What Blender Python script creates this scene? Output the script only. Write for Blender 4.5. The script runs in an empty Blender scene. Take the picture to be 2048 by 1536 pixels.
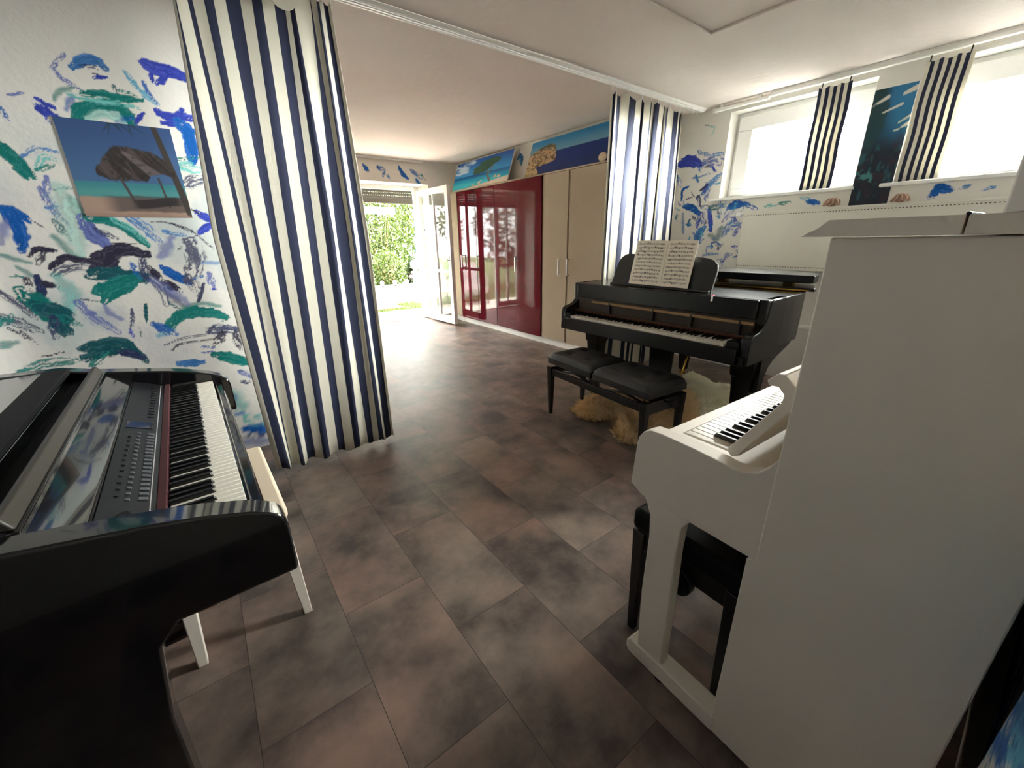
import bpy, math, random
import numpy as np
from mathutils import Matrix, Vector

# ------------------------------------------------------------------ camera, sky, sun, exposure
C = bpy.context.scene.collection
SC = bpy.context.scene
YAW, PITCH, ROLL = 0.640478, 0.341334, -0.016262
def cam_axes(a, b, c):
    F = Vector((math.sin(a)*math.cos(b), math.cos(a)*math.cos(b), -math.sin(b)))
    R = Vector((math.cos(a), -math.sin(a), 0)); U = R.cross(F)
    return math.cos(c)*R + math.sin(c)*U, -math.sin(c)*R + math.cos(c)*U, F
_R, _U, _F = cam_axes(YAW, PITCH, ROLL)
cd = bpy.data.cameras.new('camera'); cd.sensor_width = 36.0; cd.sensor_fit = 'HORIZONTAL'
cd.lens = 808.07/2048*36.0; cd.clip_start = 0.02; cd.clip_end = 200
cam = bpy.data.objects.new('camera', cd); C.objects.link(cam)
cam.matrix_world = Matrix(((_R.x,_U.x,-_F.x,0),(_R.y,_U.y,-_F.y,0),(_R.z,_U.z,-_F.z,1.30),(0,0,0,1)))
SC.camera = cam
SC.view_settings.view_transform = 'Standard'; SC.view_settings.look = 'None'
SC.view_settings.gamma = 1.0; SC.view_settings.use_curve_mapping = False
SC.view_settings.exposure = 2.95
SC.cycles.max_bounces = 12; SC.cycles.diffuse_bounces = 8; SC.cycles.glossy_bounces = 5
SC.cycles.transparent_max_bounces = 12; SC.cycles.sample_clamp_indirect = 6.0
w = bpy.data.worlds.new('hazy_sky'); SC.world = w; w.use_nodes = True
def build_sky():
    # hazy sky plus a low window-side lobe, added to brighten the left wall
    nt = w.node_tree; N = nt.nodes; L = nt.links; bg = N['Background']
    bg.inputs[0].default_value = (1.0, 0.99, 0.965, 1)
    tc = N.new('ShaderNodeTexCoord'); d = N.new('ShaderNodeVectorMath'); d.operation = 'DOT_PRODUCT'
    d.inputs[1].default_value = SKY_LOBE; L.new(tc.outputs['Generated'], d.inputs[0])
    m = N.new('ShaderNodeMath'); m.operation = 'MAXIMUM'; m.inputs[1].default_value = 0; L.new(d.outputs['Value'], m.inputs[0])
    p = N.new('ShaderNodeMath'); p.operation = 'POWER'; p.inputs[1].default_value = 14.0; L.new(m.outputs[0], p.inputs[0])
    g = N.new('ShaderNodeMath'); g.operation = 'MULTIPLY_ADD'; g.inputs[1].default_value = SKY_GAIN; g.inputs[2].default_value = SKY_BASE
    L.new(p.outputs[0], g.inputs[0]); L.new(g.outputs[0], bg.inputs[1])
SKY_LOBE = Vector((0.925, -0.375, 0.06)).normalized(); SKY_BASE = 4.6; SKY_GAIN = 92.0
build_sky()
sun = bpy.data.lights.new('sun', 'SUN'); sun.energy = 6.0; sun.angle = 0.02; sun.color = (1.0, 0.95, 0.86)
so = bpy.data.objects.new('sun', sun); C.objects.link(so)
so.rotation_euler = Vector((0.30, -0.50, -0.85)).to_track_quat('-Z', 'Y').to_euler()
def portal(name, loc, direction, sx, sy):
    l = bpy.data.lights.new(name, 'AREA'); l.shape = 'RECTANGLE'; l.size = sx; l.size_y = sy
    l.cycles.is_portal = True
    o = bpy.data.objects.new(name, l); C.objects.link(o); o.location = loc
    o.rotation_euler = Vector(direction).to_track_quat('-Z', 'Z').to_euler()
portal('window_portal', (4.60, 1.745, 2.03), (-1, 0, 0), 1.2, 0.9)
portal('window_portal', (4.60, 0.42, 2.03), (-1, 0, 0), 1.2, 0.9)
portal('door_portal', (2.4, 6.98, 1.05), (0, -1, 0), 1.75, 2.3)

# ------------------------------------------------------------------ helpers
def lin(c):
    return tuple(((x/255.0)/12.92 if x <= 10.3 else (((x/255.0)+0.055)/1.055)**2.4) for x in c)
def mat(name, rgb, rough=0.5, metal=0.0, spec=0.5, coat=0.0, var=0.06, vscale=6.0, bump=0.0, bscale=60.0, stretch=None, linear=False, sheen=0.0, trans=0.0):
    m = bpy.data.materials.new(name); m.use_nodes = True
    nt = m.node_tree; N = nt.nodes; L = nt.links; p = N['Principled BSDF']
    c = rgb if linear else lin(rgb)
    p.inputs['Roughness'].default_value = rough; p.inputs['Metallic'].default_value = metal
    p.inputs['Specular IOR Level'].default_value = spec; p.inputs['Coat Weight'].default_value = coat
    p.inputs['Coat Roughness'].default_value = 0.03; p.inputs['Sheen Weight'].default_value = sheen
    tc = N.new('ShaderNodeTexCoord'); mp = N.new('ShaderNodeMapping'); L.new(tc.outputs['Object'], mp.inputs[0])
    if stretch: mp.inputs['Scale'].default_value = stretch
    nz = N.new('ShaderNodeTexNoise'); nz.inputs['Scale'].default_value = vscale; nz.inputs['Detail'].default_value = 4
    L.new(mp.outputs[0], nz.inputs['Vector'])
    mx = N.new('ShaderNodeMix'); mx.data_type = 'RGBA'
    mx.inputs[6].default_value = tuple(x*(1-var) for x in c)+(1,); mx.inputs[7].default_value = tuple(min(1, x*(1+var)) for x in c)+(1,)
    L.new(nz.outputs['Fac'], mx.inputs[0]); L.new(mx.outputs[2], p.inputs['Base Color'])
    if bump:
        n2 = N.new('ShaderNodeTexNoise'); n2.inputs['Scale'].default_value = bscale; n2.inputs['Detail'].default_value = 3
        L.new(mp.outputs[0], n2.inputs['Vector'])
        b = N.new('ShaderNodeBump'); b.inputs['Strength'].default_value = bump; b.inputs['Distance'].default_value = 0.01
        L.new(n2.outputs['Fac'], b.inputs['Height']); L.new(b.outputs[0], p.inputs['Normal'])
    if trans:
        tr = N.new('ShaderNodeBsdfTranslucent'); L.new(mx.outputs[2], tr.inputs['Color'])
        ms = N.new('ShaderNodeMixShader'); ms.inputs[0].default_value = trans
        L.new(p.outputs[0], ms.inputs[1]); L.new(tr.outputs[0], ms.inputs[2]); L.new(ms.outputs[0], N['Material Output'].inputs['Surface'])
    return m
def colmat(name, rough=0.6, spec=0.4, bump=0.0, bscale=90.0):
    """colour comes from the painted pattern stored on the mesh"""
    m = bpy.data.materials.new(name); m.use_nodes = True
    nt = m.node_tree; N = nt.nodes; L = nt.links; p = N['Principled BSDF']
    a = N.new('ShaderNodeAttribute'); a.attribute_name = 'Col'; L.new(a.outputs['Color'], p.inputs['Base Color'])
    p.inputs['Roughness'].default_value = rough; p.inputs['Specular IOR Level'].default_value = spec
    if bump:
        tc = N.new('ShaderNodeTexCoord'); n2 = N.new('ShaderNodeTexNoise'); n2.inputs['Scale'].default_value = bscale
        L.new(tc.outputs['Object'], n2.inputs['Vector'])
        b = N.new('ShaderNodeBump'); b.inputs['Strength'].default_value = bump; b.inputs['Distance'].default_value = 0.01
        L.new(n2.outputs['Fac'], b.inputs['Height']); L.new(b.outputs[0], p.inputs['Normal'])
    return m
class MB:
    def __init__(s): s.v = []; s.f = []; s.mi = []; s.k = 0
    def slot(s, k): s.k = k; return s
    def add(s, vs, fs):
        n = len(s.v); s.v += [tuple(v) for v in vs]
        for f in fs: s.f.append([n+i for i in f]); s.mi.append(s.k)
        return s
    def box(s, x0, x1, y0, y1, z0, z1):
        return s.add([(x0,y0,z0),(x1,y0,z0),(x1,y1,z0),(x0,y1,z0),(x0,y0,z1),(x1,y0,z1),(x1,y1,z1),(x0,y1,z1)],
                     [(3,2,1,0),(4,5,6,7),(0,1,5,4),(1,2,6,5),(2,3,7,6),(3,0,4,7)])
    def hexa(s, p):     # 8 corners: bottom ring then top ring
        return s.add(p, [(3,2,1,0),(4,5,6,7),(0,1,5,4),(1,2,6,5),(2,3,7,6),(3,0,4,7)])
    def taper(s, cx, cy, z0, z1, a0, b0, a1, b1, dx=0, dy=0):   # half sizes at bottom / top, top shifted by dx,dy
        return s.hexa([(cx-a0,cy-b0,z0),(cx+a0,cy-b0,z0),(cx+a0,cy+b0,z0),(cx-a0,cy+b0,z0),
                       (cx+dx-a1,cy+dy-b1,z1),(cx+dx+a1,cy+dy-b1,z1),(cx+dx+a1,cy+dy+b1,z1),(cx+dx-a1,cy+dy+b1,z1)])
    def prism(s, pts, axis, a0, a1):
        """2-D outline extruded along an axis: x -> (y,z), y -> (x,z), z -> (x,y)"""
        def P(q, a): return (a,q[0],q[1]) if axis == 'x' else ((q[0],a,q[1]) if axis == 'y' else (q[0],q[1],a))
        n = len(pts)
        return s.add([P(q,a0) for q in pts]+[P(q,a1) for q in pts],
                     [list(range(n))[::-1], list(range(n,2*n))]+[(i,(i+1)%n,n+(i+1)%n,n+i) for i in range(n)])
    def tube(s, pts, r, n=10, caps=True):
        pts = [Vector(p) for p in pts]; rs = r if isinstance(r,(list,tuple)) else [r]*len(pts)
        rings = []; up = None
        for i,p in enumerate(pts):
            t = (pts[min(i+1,len(pts)-1)]-pts[max(i-1,0)]).normalized()
            if up is None: up = Vector((0,0,1)) if abs(t.z) < .9 else Vector((1,0,0))
            a = t.cross(up).normalized(); b = a.cross(t).normalized(); up = b
            rings.append([p+rs[i]*(math.cos(2*math.pi*k/n)*a+math.sin(2*math.pi*k/n)*b) for k in range(n)])
        vs = [v for r_ in rings for v in r_]; fs = []
        for i in range(len(pts)-1):
            for k in range(n): fs.append((i*n+k, i*n+(k+1)%n, (i+1)*n+(k+1)%n, (i+1)*n+k))
        if caps: fs.append(list(range(n))[::-1]); fs.append([(len(pts)-1)*n+k for k in range(n)])
        return s.add(vs, fs)
    def stack(s, cx, cy, lv):      # square section through several levels (z, half x, half y)
        vs = []; fs = []
        for z,a,b in lv: vs += [(cx-a,cy-b,z),(cx+a,cy-b,z),(cx+a,cy+b,z),(cx-a,cy+b,z)]
        n = len(lv)
        for i in range(n-1):
            for k in range(4): fs.append((i*4+k,i*4+(k+1)%4,i*4+4+(k+1)%4,i*4+4+k))
        fs += [(3,2,1,0),tuple(4*n-4+k for k in range(4))]
        return s.add(vs,fs)
    def lathe(s, prof, cx, cy, n=20):
        vs = []; fs = []
        for r,z in prof:
            for k in range(n): vs.append((cx+r*math.cos(2*math.pi*k/n), cy+r*math.sin(2*math.pi*k/n), z))
        m = len(prof)
        for i in range(m-1):
            for k in range(n): fs.append((i*n+k, i*n+(k+1)%n, (i+1)*n+(k+1)%n, (i+1)*n+k))
        fs.append(list(range(n))[::-1]); fs.append([(m-1)*n+k for k in range(n)])
        return s.add(vs, fs)
    def ball(s, c, r, n=12, m=8, sq=(1,1,1)):
        vs = [(c[0],c[1],c[2]-r*sq[2])]; fs = []
        for i in range(1,m):
            a = math.pi*i/m
            for k in range(n):
                vs.append((c[0]+r*sq[0]*math.sin(a)*math.cos(2*math.pi*k/n), c[1]+r*sq[1]*math.sin(a)*math.sin(2*math.pi*k/n), c[2]-r*sq[2]*math.cos(a)))
        vs.append((c[0],c[1],c[2]+r*sq[2]))
        for k in range(n): fs.append((0,1+(k+1)%n,1+k))
        for i in range(m-2):
            for k in range(n): fs.append((1+i*n+k,1+i*n+(k+1)%n,1+(i+1)*n+(k+1)%n,1+(i+1)*n+k))
        b = 1+(m-2)*n
        for k in range(n): fs.append((b+k,b+(k+1)%n,len(vs)-1))
        return s.add(vs, fs)
    def build(s, name, mats, parent=None, bev=0.0, smooth=False, seg=2, solid=0.0, sub=0):
        me = bpy.data.meshes.new(name); me.from_pydata(s.v, [], s.f)
        mats = mats if isinstance(mats,(list,tuple)) else [mats]
        for m in mats: me.materials.append(m)
        if len(mats) > 1: me.polygons.foreach_set('material_index', s.mi)
        me.update()
        o = bpy.data.objects.new(name, me); C.objects.link(o)
        if parent is not None: o.parent = parent
        if solid:
            q = o.modifiers.new('solid','SOLIDIFY'); q.thickness = solid; q.offset = 0
        if bev:
            b = o.modifiers.new('bevel','BEVEL'); b.width = bev; b.segments = seg; b.limit_method = 'ANGLE'; b.angle_limit = 0.6
        if sub:
            q = o.modifiers.new('sub','SUBSURF'); q.levels = sub; q.render_levels = sub
        if smooth or bev or sub:
            me.polygons.foreach_set('use_smooth', [True]*len(me.polygons))
            if not sub and not smooth:
                me.set_sharp_from_angle(angle=0.7)
        return o
def thing(name, label, cat, loc=(0,0,0), rz=0.0, group=None):
    o = bpy.data.objects.new(name, None); C.objects.link(o); o.location = loc; o.rotation_euler = (0,0,rz)
    o.empty_display_size = 0.1
    o['label'] = label; o['category'] = cat
    if group: o['group'] = group
    return o
def tag(o, label, cat, group=None, kind=None):
    o['label'] = label; o['category'] = cat
    if group: o['group'] = group
    if kind: o['kind'] = kind
    return o
def struct(o): o['kind'] = 'structure'; return o
def copy_tree(o, parent=None):
    c = o.copy(); C.objects.link(c)
    if parent is not None: c.parent = parent
    for ch in list(o.children): copy_tree(ch, c)
    return c

# numpy painting ------------------------------------------------------------------------------
def hashn(ix, iy, seed):
    n = (ix.astype(np.int64)*374761393 + iy.astype(np.int64)*668265263 + seed*974711) & 0x7fffffff
    n = ((n ^ (n >> 13))*1274126177) & 0x7fffffff
    return ((n ^ (n >> 16)) & 0xffff)/65535.0
def vnoise(x, y, seed=0):
    x = np.asarray(x, float); y = np.asarray(y, float)
    ix = np.floor(x); iy = np.floor(y); fx = x-ix; fy = y-iy
    fx = fx*fx*(3-2*fx); fy = fy*fy*(3-2*fy)
    a = hashn(ix,iy,seed); b = hashn(ix+1,iy,seed); c = hashn(ix,iy+1,seed); d = hashn(ix+1,iy+1,seed)
    return (a*(1-fx)+b*fx)*(1-fy)+(c*(1-fx)+d*fx)*fy
def fbm(x, y, seed=0, o=4):
    t = 0; a = .5; s = 0
    for k in range(o): t = t+a*vnoise(x*2**k, y*2**k, seed+k*17); s += a; a *= .5
    return t/s
def sstep(a, b, x):
    t = np.clip((x-a)/(b-a), 0, 1); return t*t*(3-2*t)
def blend(img, al, col):
    img[...] = img*(1-al[...,None]) + np.asarray(col)*al[...,None]
PAL = dict(N=(38,48,86),R=(44,60,158),B=(0,82,158),T=(0,110,104),D=(8,78,86),A=(95,170,165),L=(150,190,180),S=(62,64,90),P=(88,100,158),K=(42,38,58),Q=(80,152,180),b=(56,110,168))
def paint_strokes(img, u0, v0, res, text, seed=1, wk=1.7):
    H, W, _ = img.shape
    for i, line in enumerate(text.strip().splitlines()):
        f = line.split(); col = np.array(lin(PAL[f[0][0]]))*1.15; kind = f[0][1]; wd = float(f[1])/1000*wk/2
        P = np.array([[float(a)/1000 for a in q.split(',')] for q in f[2:]])
        if len(P) > 2:      # Catmull-Rom
            Q = np.vstack([2*P[0]-P[1], P, 2*P[-1]-P[-2]]); out = []
            for k in range(1, len(Q)-2):
                for t in np.linspace(0,1,8,endpoint=False):
                    a,b,c,d = Q[k-1],Q[k],Q[k+1],Q[k+2]
                    out.append(.5*((2*b)+(-a+c)*t+(2*a-5*b+4*c-d)*t*t+(-a+3*b-3*c+d)*t**3))
            out.append(P[-1]); P = np.array(out)
        m = wd*1.7
        j0 = max(0,int((P[:,0].min()-m-u0)/res)); j1 = min(W,int((P[:,0].max()+m-u0)/res)+2)
        r0 = max(0,int((P[:,1].min()-m-v0)/res)); r1 = min(H,int((P[:,1].max()+m-v0)/res)+2)
        if j1 <= j0 or r1 <= r0: continue
        X, Y = np.meshgrid(u0+np.arange(j0,j1)*res, v0+np.arange(r0,r1)*res)
        X = X+(fbm(X*40,Y*40,seed+i)-.5)*wd*.7; Y = Y+(fbm(X*40,Y*40,seed+i+99)-.5)*wd*.7
        seg = P[1:]-P[:-1]; Ls = np.hypot(seg[:,0],seg[:,1])+1e-9; cum = np.concatenate([[0],np.cumsum(Ls)]); tot = cum[-1]
        best = np.full(X.shape, 1e9); s = np.zeros(X.shape); t = np.zeros(X.shape)
        for k in range(len(seg)):
            dx = X-P[k,0]; dy = Y-P[k,1]
            tt = (dx*seg[k,0]+dy*seg[k,1])/Ls[k]**2
            lo = -.6*wd/Ls[k] if k == 0 else 0; hi = 1+(.6*wd/Ls[k] if k == len(seg)-1 else 0)
            tc = np.clip(tt, lo, hi)
            ex = dx-tc*seg[k,0]; ey = dy-tc*seg[k,1]; d = np.hypot(ex,ey)
            u = d < best
            best = np.where(u,d,best); t = np.where(u,(cum[k]+tc*Ls[k])/tot,t)
            s = np.where(u,np.sign(seg[k,0]*ey-seg[k,1]*ex)*d,s)
        prof = wd*(0.62+0.38*np.clip(np.sin(np.pi*np.clip(t*.86+.1,0,1)),0,1)**.6)
        r = best/np.maximum(prof,1e-6)
        br = vnoise(s/wd*7+i*3.1, t*2.2+i, seed+3)*.65 + vnoise(s/wd*17+i, t*4.5, seed+5)*.35
        if kind == 's': a = sstep(1.0,.80,r)*sstep(.10,.24,br+.38*(1-np.abs(2*t-1)))
        elif kind == 'd': a = sstep(1.05,.7,r)*sstep(.40,.62,br+.14*(1-t))*.95
        else: a = sstep(1.2,.2,r)*(.52+.42*br)
        shade = 1+(br-.5)*.7
        sub = img[r0:r1, j0:j1]
        sub[...] = sub*(1-a[...,None]) + (col[None,None,:]*shade[...,None]+.03*(br[...,None]>.6))*a[...,None]
def sampler(img, u0, v0, res):
    H, W, _ = img.shape
    def f(u, v):
        j = np.clip(((u-u0)/res+.5).astype(int),0,W-1); r = np.clip(((v-v0)/res+.5).astype(int),0,H-1)
        return img[r,j]
    return f
def paint_mesh(name, panels, to3d, colour, mats, parent=None, extra=None):
    """panels: (u0,u1,v0,v1,step) grids coloured by colour(u,v); extra: an MB joined as second material"""
    V = []; F = []; CO = []; n = 0
    for (u0,u1,v0,v1,st) in panels:
        nu = max(2,int(round((u1-u0)/st))+1); nv = max(2,int(round((v1-v0)/st))+1)
        U, W = np.meshgrid(np.linspace(u0,u1,nu), np.linspace(v0,v1,nv))
        V.append(np.asarray(to3d(U.ravel(),W.ravel()))); CO.append(colour(U.ravel(),W.ravel()))
        a = (np.arange(nv-1)[:,None]*nu+np.arange(nu-1)[None,:]).ravel()+n
        F.append(np.stack([a,a+1,a+nu+1,a+nu],1)); n += nu*nv
    V = np.concatenate(V); F = np.concatenate(F); CO = np.concatenate(CO)
    nf = len(F); fl = F.tolist(); vl = V.tolist()
    if extra:
        b = len(vl); vl += [list(q) for q in extra.v]; fl += [[b+i for i in f] for f in extra.f]
        CO = np.vstack([CO, np.full((len(extra.v),3),.7)])
    me = bpy.data.meshes.new(name); me.from_pydata(vl, [], fl)
    for m in (mats if isinstance(mats,(list,tuple)) else [mats]): me.materials.append(m)
    if extra: me.polygons.foreach_set('material_index', [0]*nf+[1]*(len(fl)-nf))
    at = me.color_attributes.new('Col','FLOAT_COLOR','POINT')
    at.data.foreach_set('color', np.hstack([CO,np.ones((len(CO),1))]).astype(np.float32).ravel())
    me.update(); o = bpy.data.objects.new(name, me); C.objects.link(o)
    if parent is not None: o.parent = parent
    return o

# ------------------------------------------------------------------ materials
M = {}
M['white_paint'] = mat('white_wall_paint', (226,223,216), 0.75, var=.02, vscale=2, bump=.12, bscale=45)
M['slate_paint'] = mat('slate_blue_wall_paint', (112,112,116), 0.8, var=.05, vscale=2)
M['ceiling'] = mat('rough_ceiling_paint', (214,204,197), 0.85, var=.05, vscale=3, bump=.35, bscale=14)
M['white_trim'] = mat('white_trim', (236,236,232), 0.35, var=.02)
M['pvc'] = mat('white_plastic_frame', (240,240,238), 0.3, var=.02)
M['wall_art'] = colmat('brush_painted_wall', 0.7, .3, bump=.10, bscale=45)
M['print'] = colmat('printed_canvas', 0.5, .3)
M['paper'] = colmat('printed_paper', 0.8, .2)
M['black'] = mat('black_piano_lacquer', (9,9,11), 0.10, coat=.6, var=.2)
M['black_grand'] = mat('black_grand_lacquer', (11,11,12), 0.24, spec=.35, var=.2)
M['black_satin'] = mat('black_satin_lacquer', (15,14,16), 0.30, var=.2)
M['black_dull'] = mat('dull_black_paint', (10,10,11), 0.65, spec=.15, var=.1)
M['strip'] = mat('brown_grey_strip', (44,40,34), 0.5, var=.1)
M['black_matt'] = mat('black_desk_paint', (30,31,31), 0.5, var=.1)
M['leather'] = mat('black_leather', (22,20,22), 0.42, var=.25, bump=.25, bscale=160)
M['ivory_keys'] = mat('white_keys', (220,215,202), 0.22, var=.03)
M['ebony_keys'] = mat('black_keys', (10,10,11), 0.25, var=.2)
M['felt_red'] = mat('dark_red_felt', (62,16,22), 0.95, var=.2, vscale=80)
M['felt_brown'] = mat('brown_felt', (84,52,38), 0.95, var=.2, vscale=80)
M['wood_light'] = mat('pale_action_wood', (150,118,80), 0.6, var=.2, stretch=(8,1,8))
M['wood_dark'] = mat('dark_action_wood', (46,34,22), 0.6, var=.35, vscale=40)
M['brass'] = mat('brass', (190,150,70), 0.25, metal=1.0, var=.1)
M['chrome'] = mat('brushed_chrome', (205,205,205), 0.35, metal=.55, var=.05)
M['white_piano'] = mat('warm_white_satin_paint', (226,218,205), 0.42, var=.02, vscale=3)
M['cream'] = mat('cream_upholstery', (222,205,180), 0.55, var=.04)
M['red_gloss'] = mat('dark_red_high_gloss', (92,12,28), 0.05, spec=.28, coat=0, var=.08)
M['ivory_gloss'] = mat('ivory_high_gloss', (176,160,140), 0.05, spec=.5, coat=.3, var=.03)
M['cloth_white'] = mat('off_white_curtain_cloth', (218,214,198), 0.9, var=.04, vscale=30, bump=.1, bscale=400, trans=.18)
M['cloth_navy'] = mat('navy_curtain_cloth', (34,40,66), 0.9, var=.12, vscale=30, bump=.1, bscale=400, trans=.04)
M['fur_gold'] = mat('golden_brown_fur', (248,224,184), 0.9, var=.14, vscale=25, trans=.3)
M['fur_pale'] = mat('pale_beige_fur', (252,243,224), 0.9, var=.12, vscale=25, trans=.3)
M['radiator'] = mat('radiator_enamel', (226,224,212), 0.35, var=.02)
M['slot'] = mat('dark_slot', (92,90,82), 0.7)
M['plastic_dark'] = mat('dark_grey_plastic', (20,20,22), 0.34, spec=.25, var=.1)
M['plastic_mid'] = mat('grey_buttons', (70,72,76), 0.5, var=.1)
M['print_white'] = mat('white_panel_print', (190,190,190), 0.6)
M['shell'] = mat('pinkish_brown_shell', (160,122,102), 0.7, var=.45, vscale=60)
M['shell_pale'] = mat('cream_shell', (206,184,160), 0.6, var=.2, vscale=40)
M['pink'] = mat('pink_plastic', (220,90,110), 0.4)
M['leaf'] = mat('yellow_green_leaves', (52,66,15), 0.6, var=.45, vscale=2.2, trans=.35)
M['leaf_dark'] = mat('mid_green_leaves', (34,50,15), 0.6, var=.45, vscale=2.5, trans=.3)
M['stem'] = mat('pale_brown_stems', (150,128,84), 0.8, var=.2)
M['grass'] = mat('short_grass', (64,84,30), 0.9, var=.35, vscale=9)
M['paving'] = mat('pale_paving', (214,208,198), 0.8, var=.05, vscale=5)
M['gravel'] = mat('grey_gravel', (58,57,54), 0.9, var=.2, vscale=30)
M['fence'] = mat('white_fence_paint', (242,242,240), 0.6, var=.02)
M['red_mat'] = mat('red_outdoor_fabric', (196,52,44), 0.9, var=.1)
M['lounger'] = mat('grey_lounger_fabric', (170,160,160), 0.8, var=.1)
M['shutter'] = mat('grey_shutter_slats', (122,118,112), 0.5, var=.04)
M['blue_cloth'] = mat('blue_parasol_cloth', (70,80,170), 0.9, var=.1)
def glass_mat():
    m = bpy.data.materials.new('clear_window_glass'); m.use_nodes = True; nt = m.node_tree; N = nt.nodes; L = nt.links
    N.remove(N['Principled BSDF'])
    t = N.new('ShaderNodeBsdfTransparent'); t.inputs[0].default_value = (.96,.98,.97,1)
    g = N.new('ShaderNodeBsdfGlossy'); g.inputs['Roughness'].default_value = 0.0
    lw = N.new('ShaderNodeLayerWeight'); lw.inputs[0].default_value = .5
    pw = N.new('ShaderNodeMath'); pw.operation = 'POWER'; pw.inputs[1].default_value = 5.0; L.new(lw.outputs['Facing'], pw.inputs[0])
    f = N.new('ShaderNodeMath'); f.operation = 'MULTIPLY_ADD'; f.inputs[1].default_value = .90; f.inputs[2].default_value = .04; L.new(pw.outputs[0], f.inputs[0])
    x = N.new('ShaderNodeMixShader'); L.new(f.outputs[0], x.inputs[0]); L.new(t.outputs[0], x.inputs[1]); L.new(g.outputs[0], x.inputs[2])
    L.new(x.outputs[0], N['Material Output'].inputs[0]); return m
M['glass'] = glass_mat()
def floor_mat():
    m = bpy.data.materials.new('grey_brown_vinyl_tiles'); m.use_nodes = True; nt = m.node_tree; N = nt.nodes; L = nt.links; p = N['Principled BSDF']
    tc = N.new('ShaderNodeTexCoord'); sp = N.new('ShaderNodeSeparateXYZ'); L.new(tc.outputs['Object'], sp.inputs[0])
    a = N.new('ShaderNodeMath'); a.inputs[1].default_value = -0.98+0.3025+6.05; L.new(sp.outputs['Y'], a.inputs[0])
    b = N.new('ShaderNodeMath'); b.inputs[1].default_value = -0.472+6.1; L.new(sp.outputs['X'], b.inputs[0])
    cb = N.new('ShaderNodeCombineXYZ'); L.new(a.outputs[0], cb.inputs[0]); L.new(b.outputs[0], cb.inputs[1])
    br = N.new('ShaderNodeTexBrick'); br.offset = 0.5; br.offset_frequency = 2; br.squash = 1.0
    br.inputs['Scale'].default_value = 1.0; br.inputs['Brick Width'].default_value = 0.605; br.inputs['Row Height'].default_value = 0.305
    br.inputs['Mortar Size'].default_value = 0.0011; br.inputs['Mortar Smooth'].default_value = 0.2; br.inputs['Bias'].default_value = 0
    br.inputs['Color1'].default_value = (0,0,0,1); br.inputs['Color2'].default_value = (1,1,1,1); br.inputs['Mortar'].default_value = (0,0,0,1)
    L.new(cb.outputs[0], br.inputs['Vector'])
    # per-tile shift of the cloud pattern
    wn = N.new('ShaderNodeVectorMath'); wn.operation = 'MULTIPLY_ADD'
    wn.inputs[1].default_value = (9.0,7.0,5.0); L.new(br.outputs['Color'], wn.inputs[0]); L.new(tc.outputs['Object'], wn.inputs[2])
    n1 = N.new('ShaderNodeTexNoise'); n1.inputs['Scale'].default_value = 3.2; n1.inputs['Detail'].default_value = 6; n1.inputs['Roughness'].default_value = .62
    L.new(wn.outputs[0], n1.inputs['Vector'])
    n2 = N.new('ShaderNodeTexNoise'); n2.inputs['Scale'].default_value = 1.6; n2.inputs['Detail'].default_value = 5; L.new(wn.outputs[0], n2.inputs['Vector'])
    r1 = N.new('ShaderNodeValToRGB'); r1.color_ramp.elements[0].position = .34; r1.color_ramp.elements[1].position = .67
    r1.color_ramp.elements[0].color = lin((66,55,52))+(1,); r1.color_ramp.elements[1].color = lin((150,134,122))+(1,)
    L.new(n1.outputs['Fac'], r1.inputs[0])
    r2 = N.new('ShaderNodeValToRGB'); r2.color_ramp.elements[0].position = .45; r2.color_ramp.elements[1].position = .65
    r2.color_ramp.elements[0].color = (1,1,1,1); r2.color_ramp.elements[1].color = (1.0,.82,.80,1); L.new(n2.outputs['Fac'], r2.inputs[0])
    mx = N.new('ShaderNodeMix'); mx.data_type = 'RGBA'; mx.blend_type = 'MULTIPLY'; mx.inputs[0].default_value = 1.0
    L.new(r1.outputs[0], mx.inputs[6]); L.new(r2.outputs[0], mx.inputs[7])
    tone = N.new('ShaderNodeMapRange'); tone.inputs[3].default_value = .86; tone.inputs[4].default_value = 1.12
    L.new(br.outputs['Color'], tone.inputs[0])
    m3 = N.new('ShaderNodeMix'); m3.data_type = 'RGBA'; m3.blend_type = 'MULTIPLY'; m3.inputs[0].default_value = 1.0
    L.new(mx.outputs[2], m3.inputs[6]); L.new(tone.outputs[0], m3.inputs[7])
    m2 = N.new('ShaderNodeMix'); m2.data_type = 'RGBA'; m2.inputs[7].default_value = lin((44,36,34))+(1,)
    L.new(br.outputs['Fac'], m2.inputs[0]); L.new(m3.outputs[2], m2.inputs[6]); L.new(m2.outputs[2], p.inputs['Base Color'])
    rr = N.new('ShaderNodeMapRange'); rr.inputs[3].default_value = .38; rr.inputs[4].default_value = .52; p.inputs['Specular IOR Level'].default_value = .65; L.new(n1.outputs['Fac'], rr.inputs[0]); L.new(rr.outputs[0], p.inputs['Roughness'])
    bp = N.new('ShaderNodeBump'); bp.inputs['Strength'].default_value = .25; bp.inputs['Distance'].default_value = .004
    ad = N.new('ShaderNodeMath'); ad.operation = 'SUBTRACT'; L.new(n1.outputs['Fac'], ad.inputs[0]); L.new(br.outputs['Fac'], ad.inputs[1])
    L.new(ad.outputs[0], bp.inputs['Height']); L.new(bp.outputs[0], p.inputs['Normal'])
    return m
M['floor'] = floor_mat()

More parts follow.
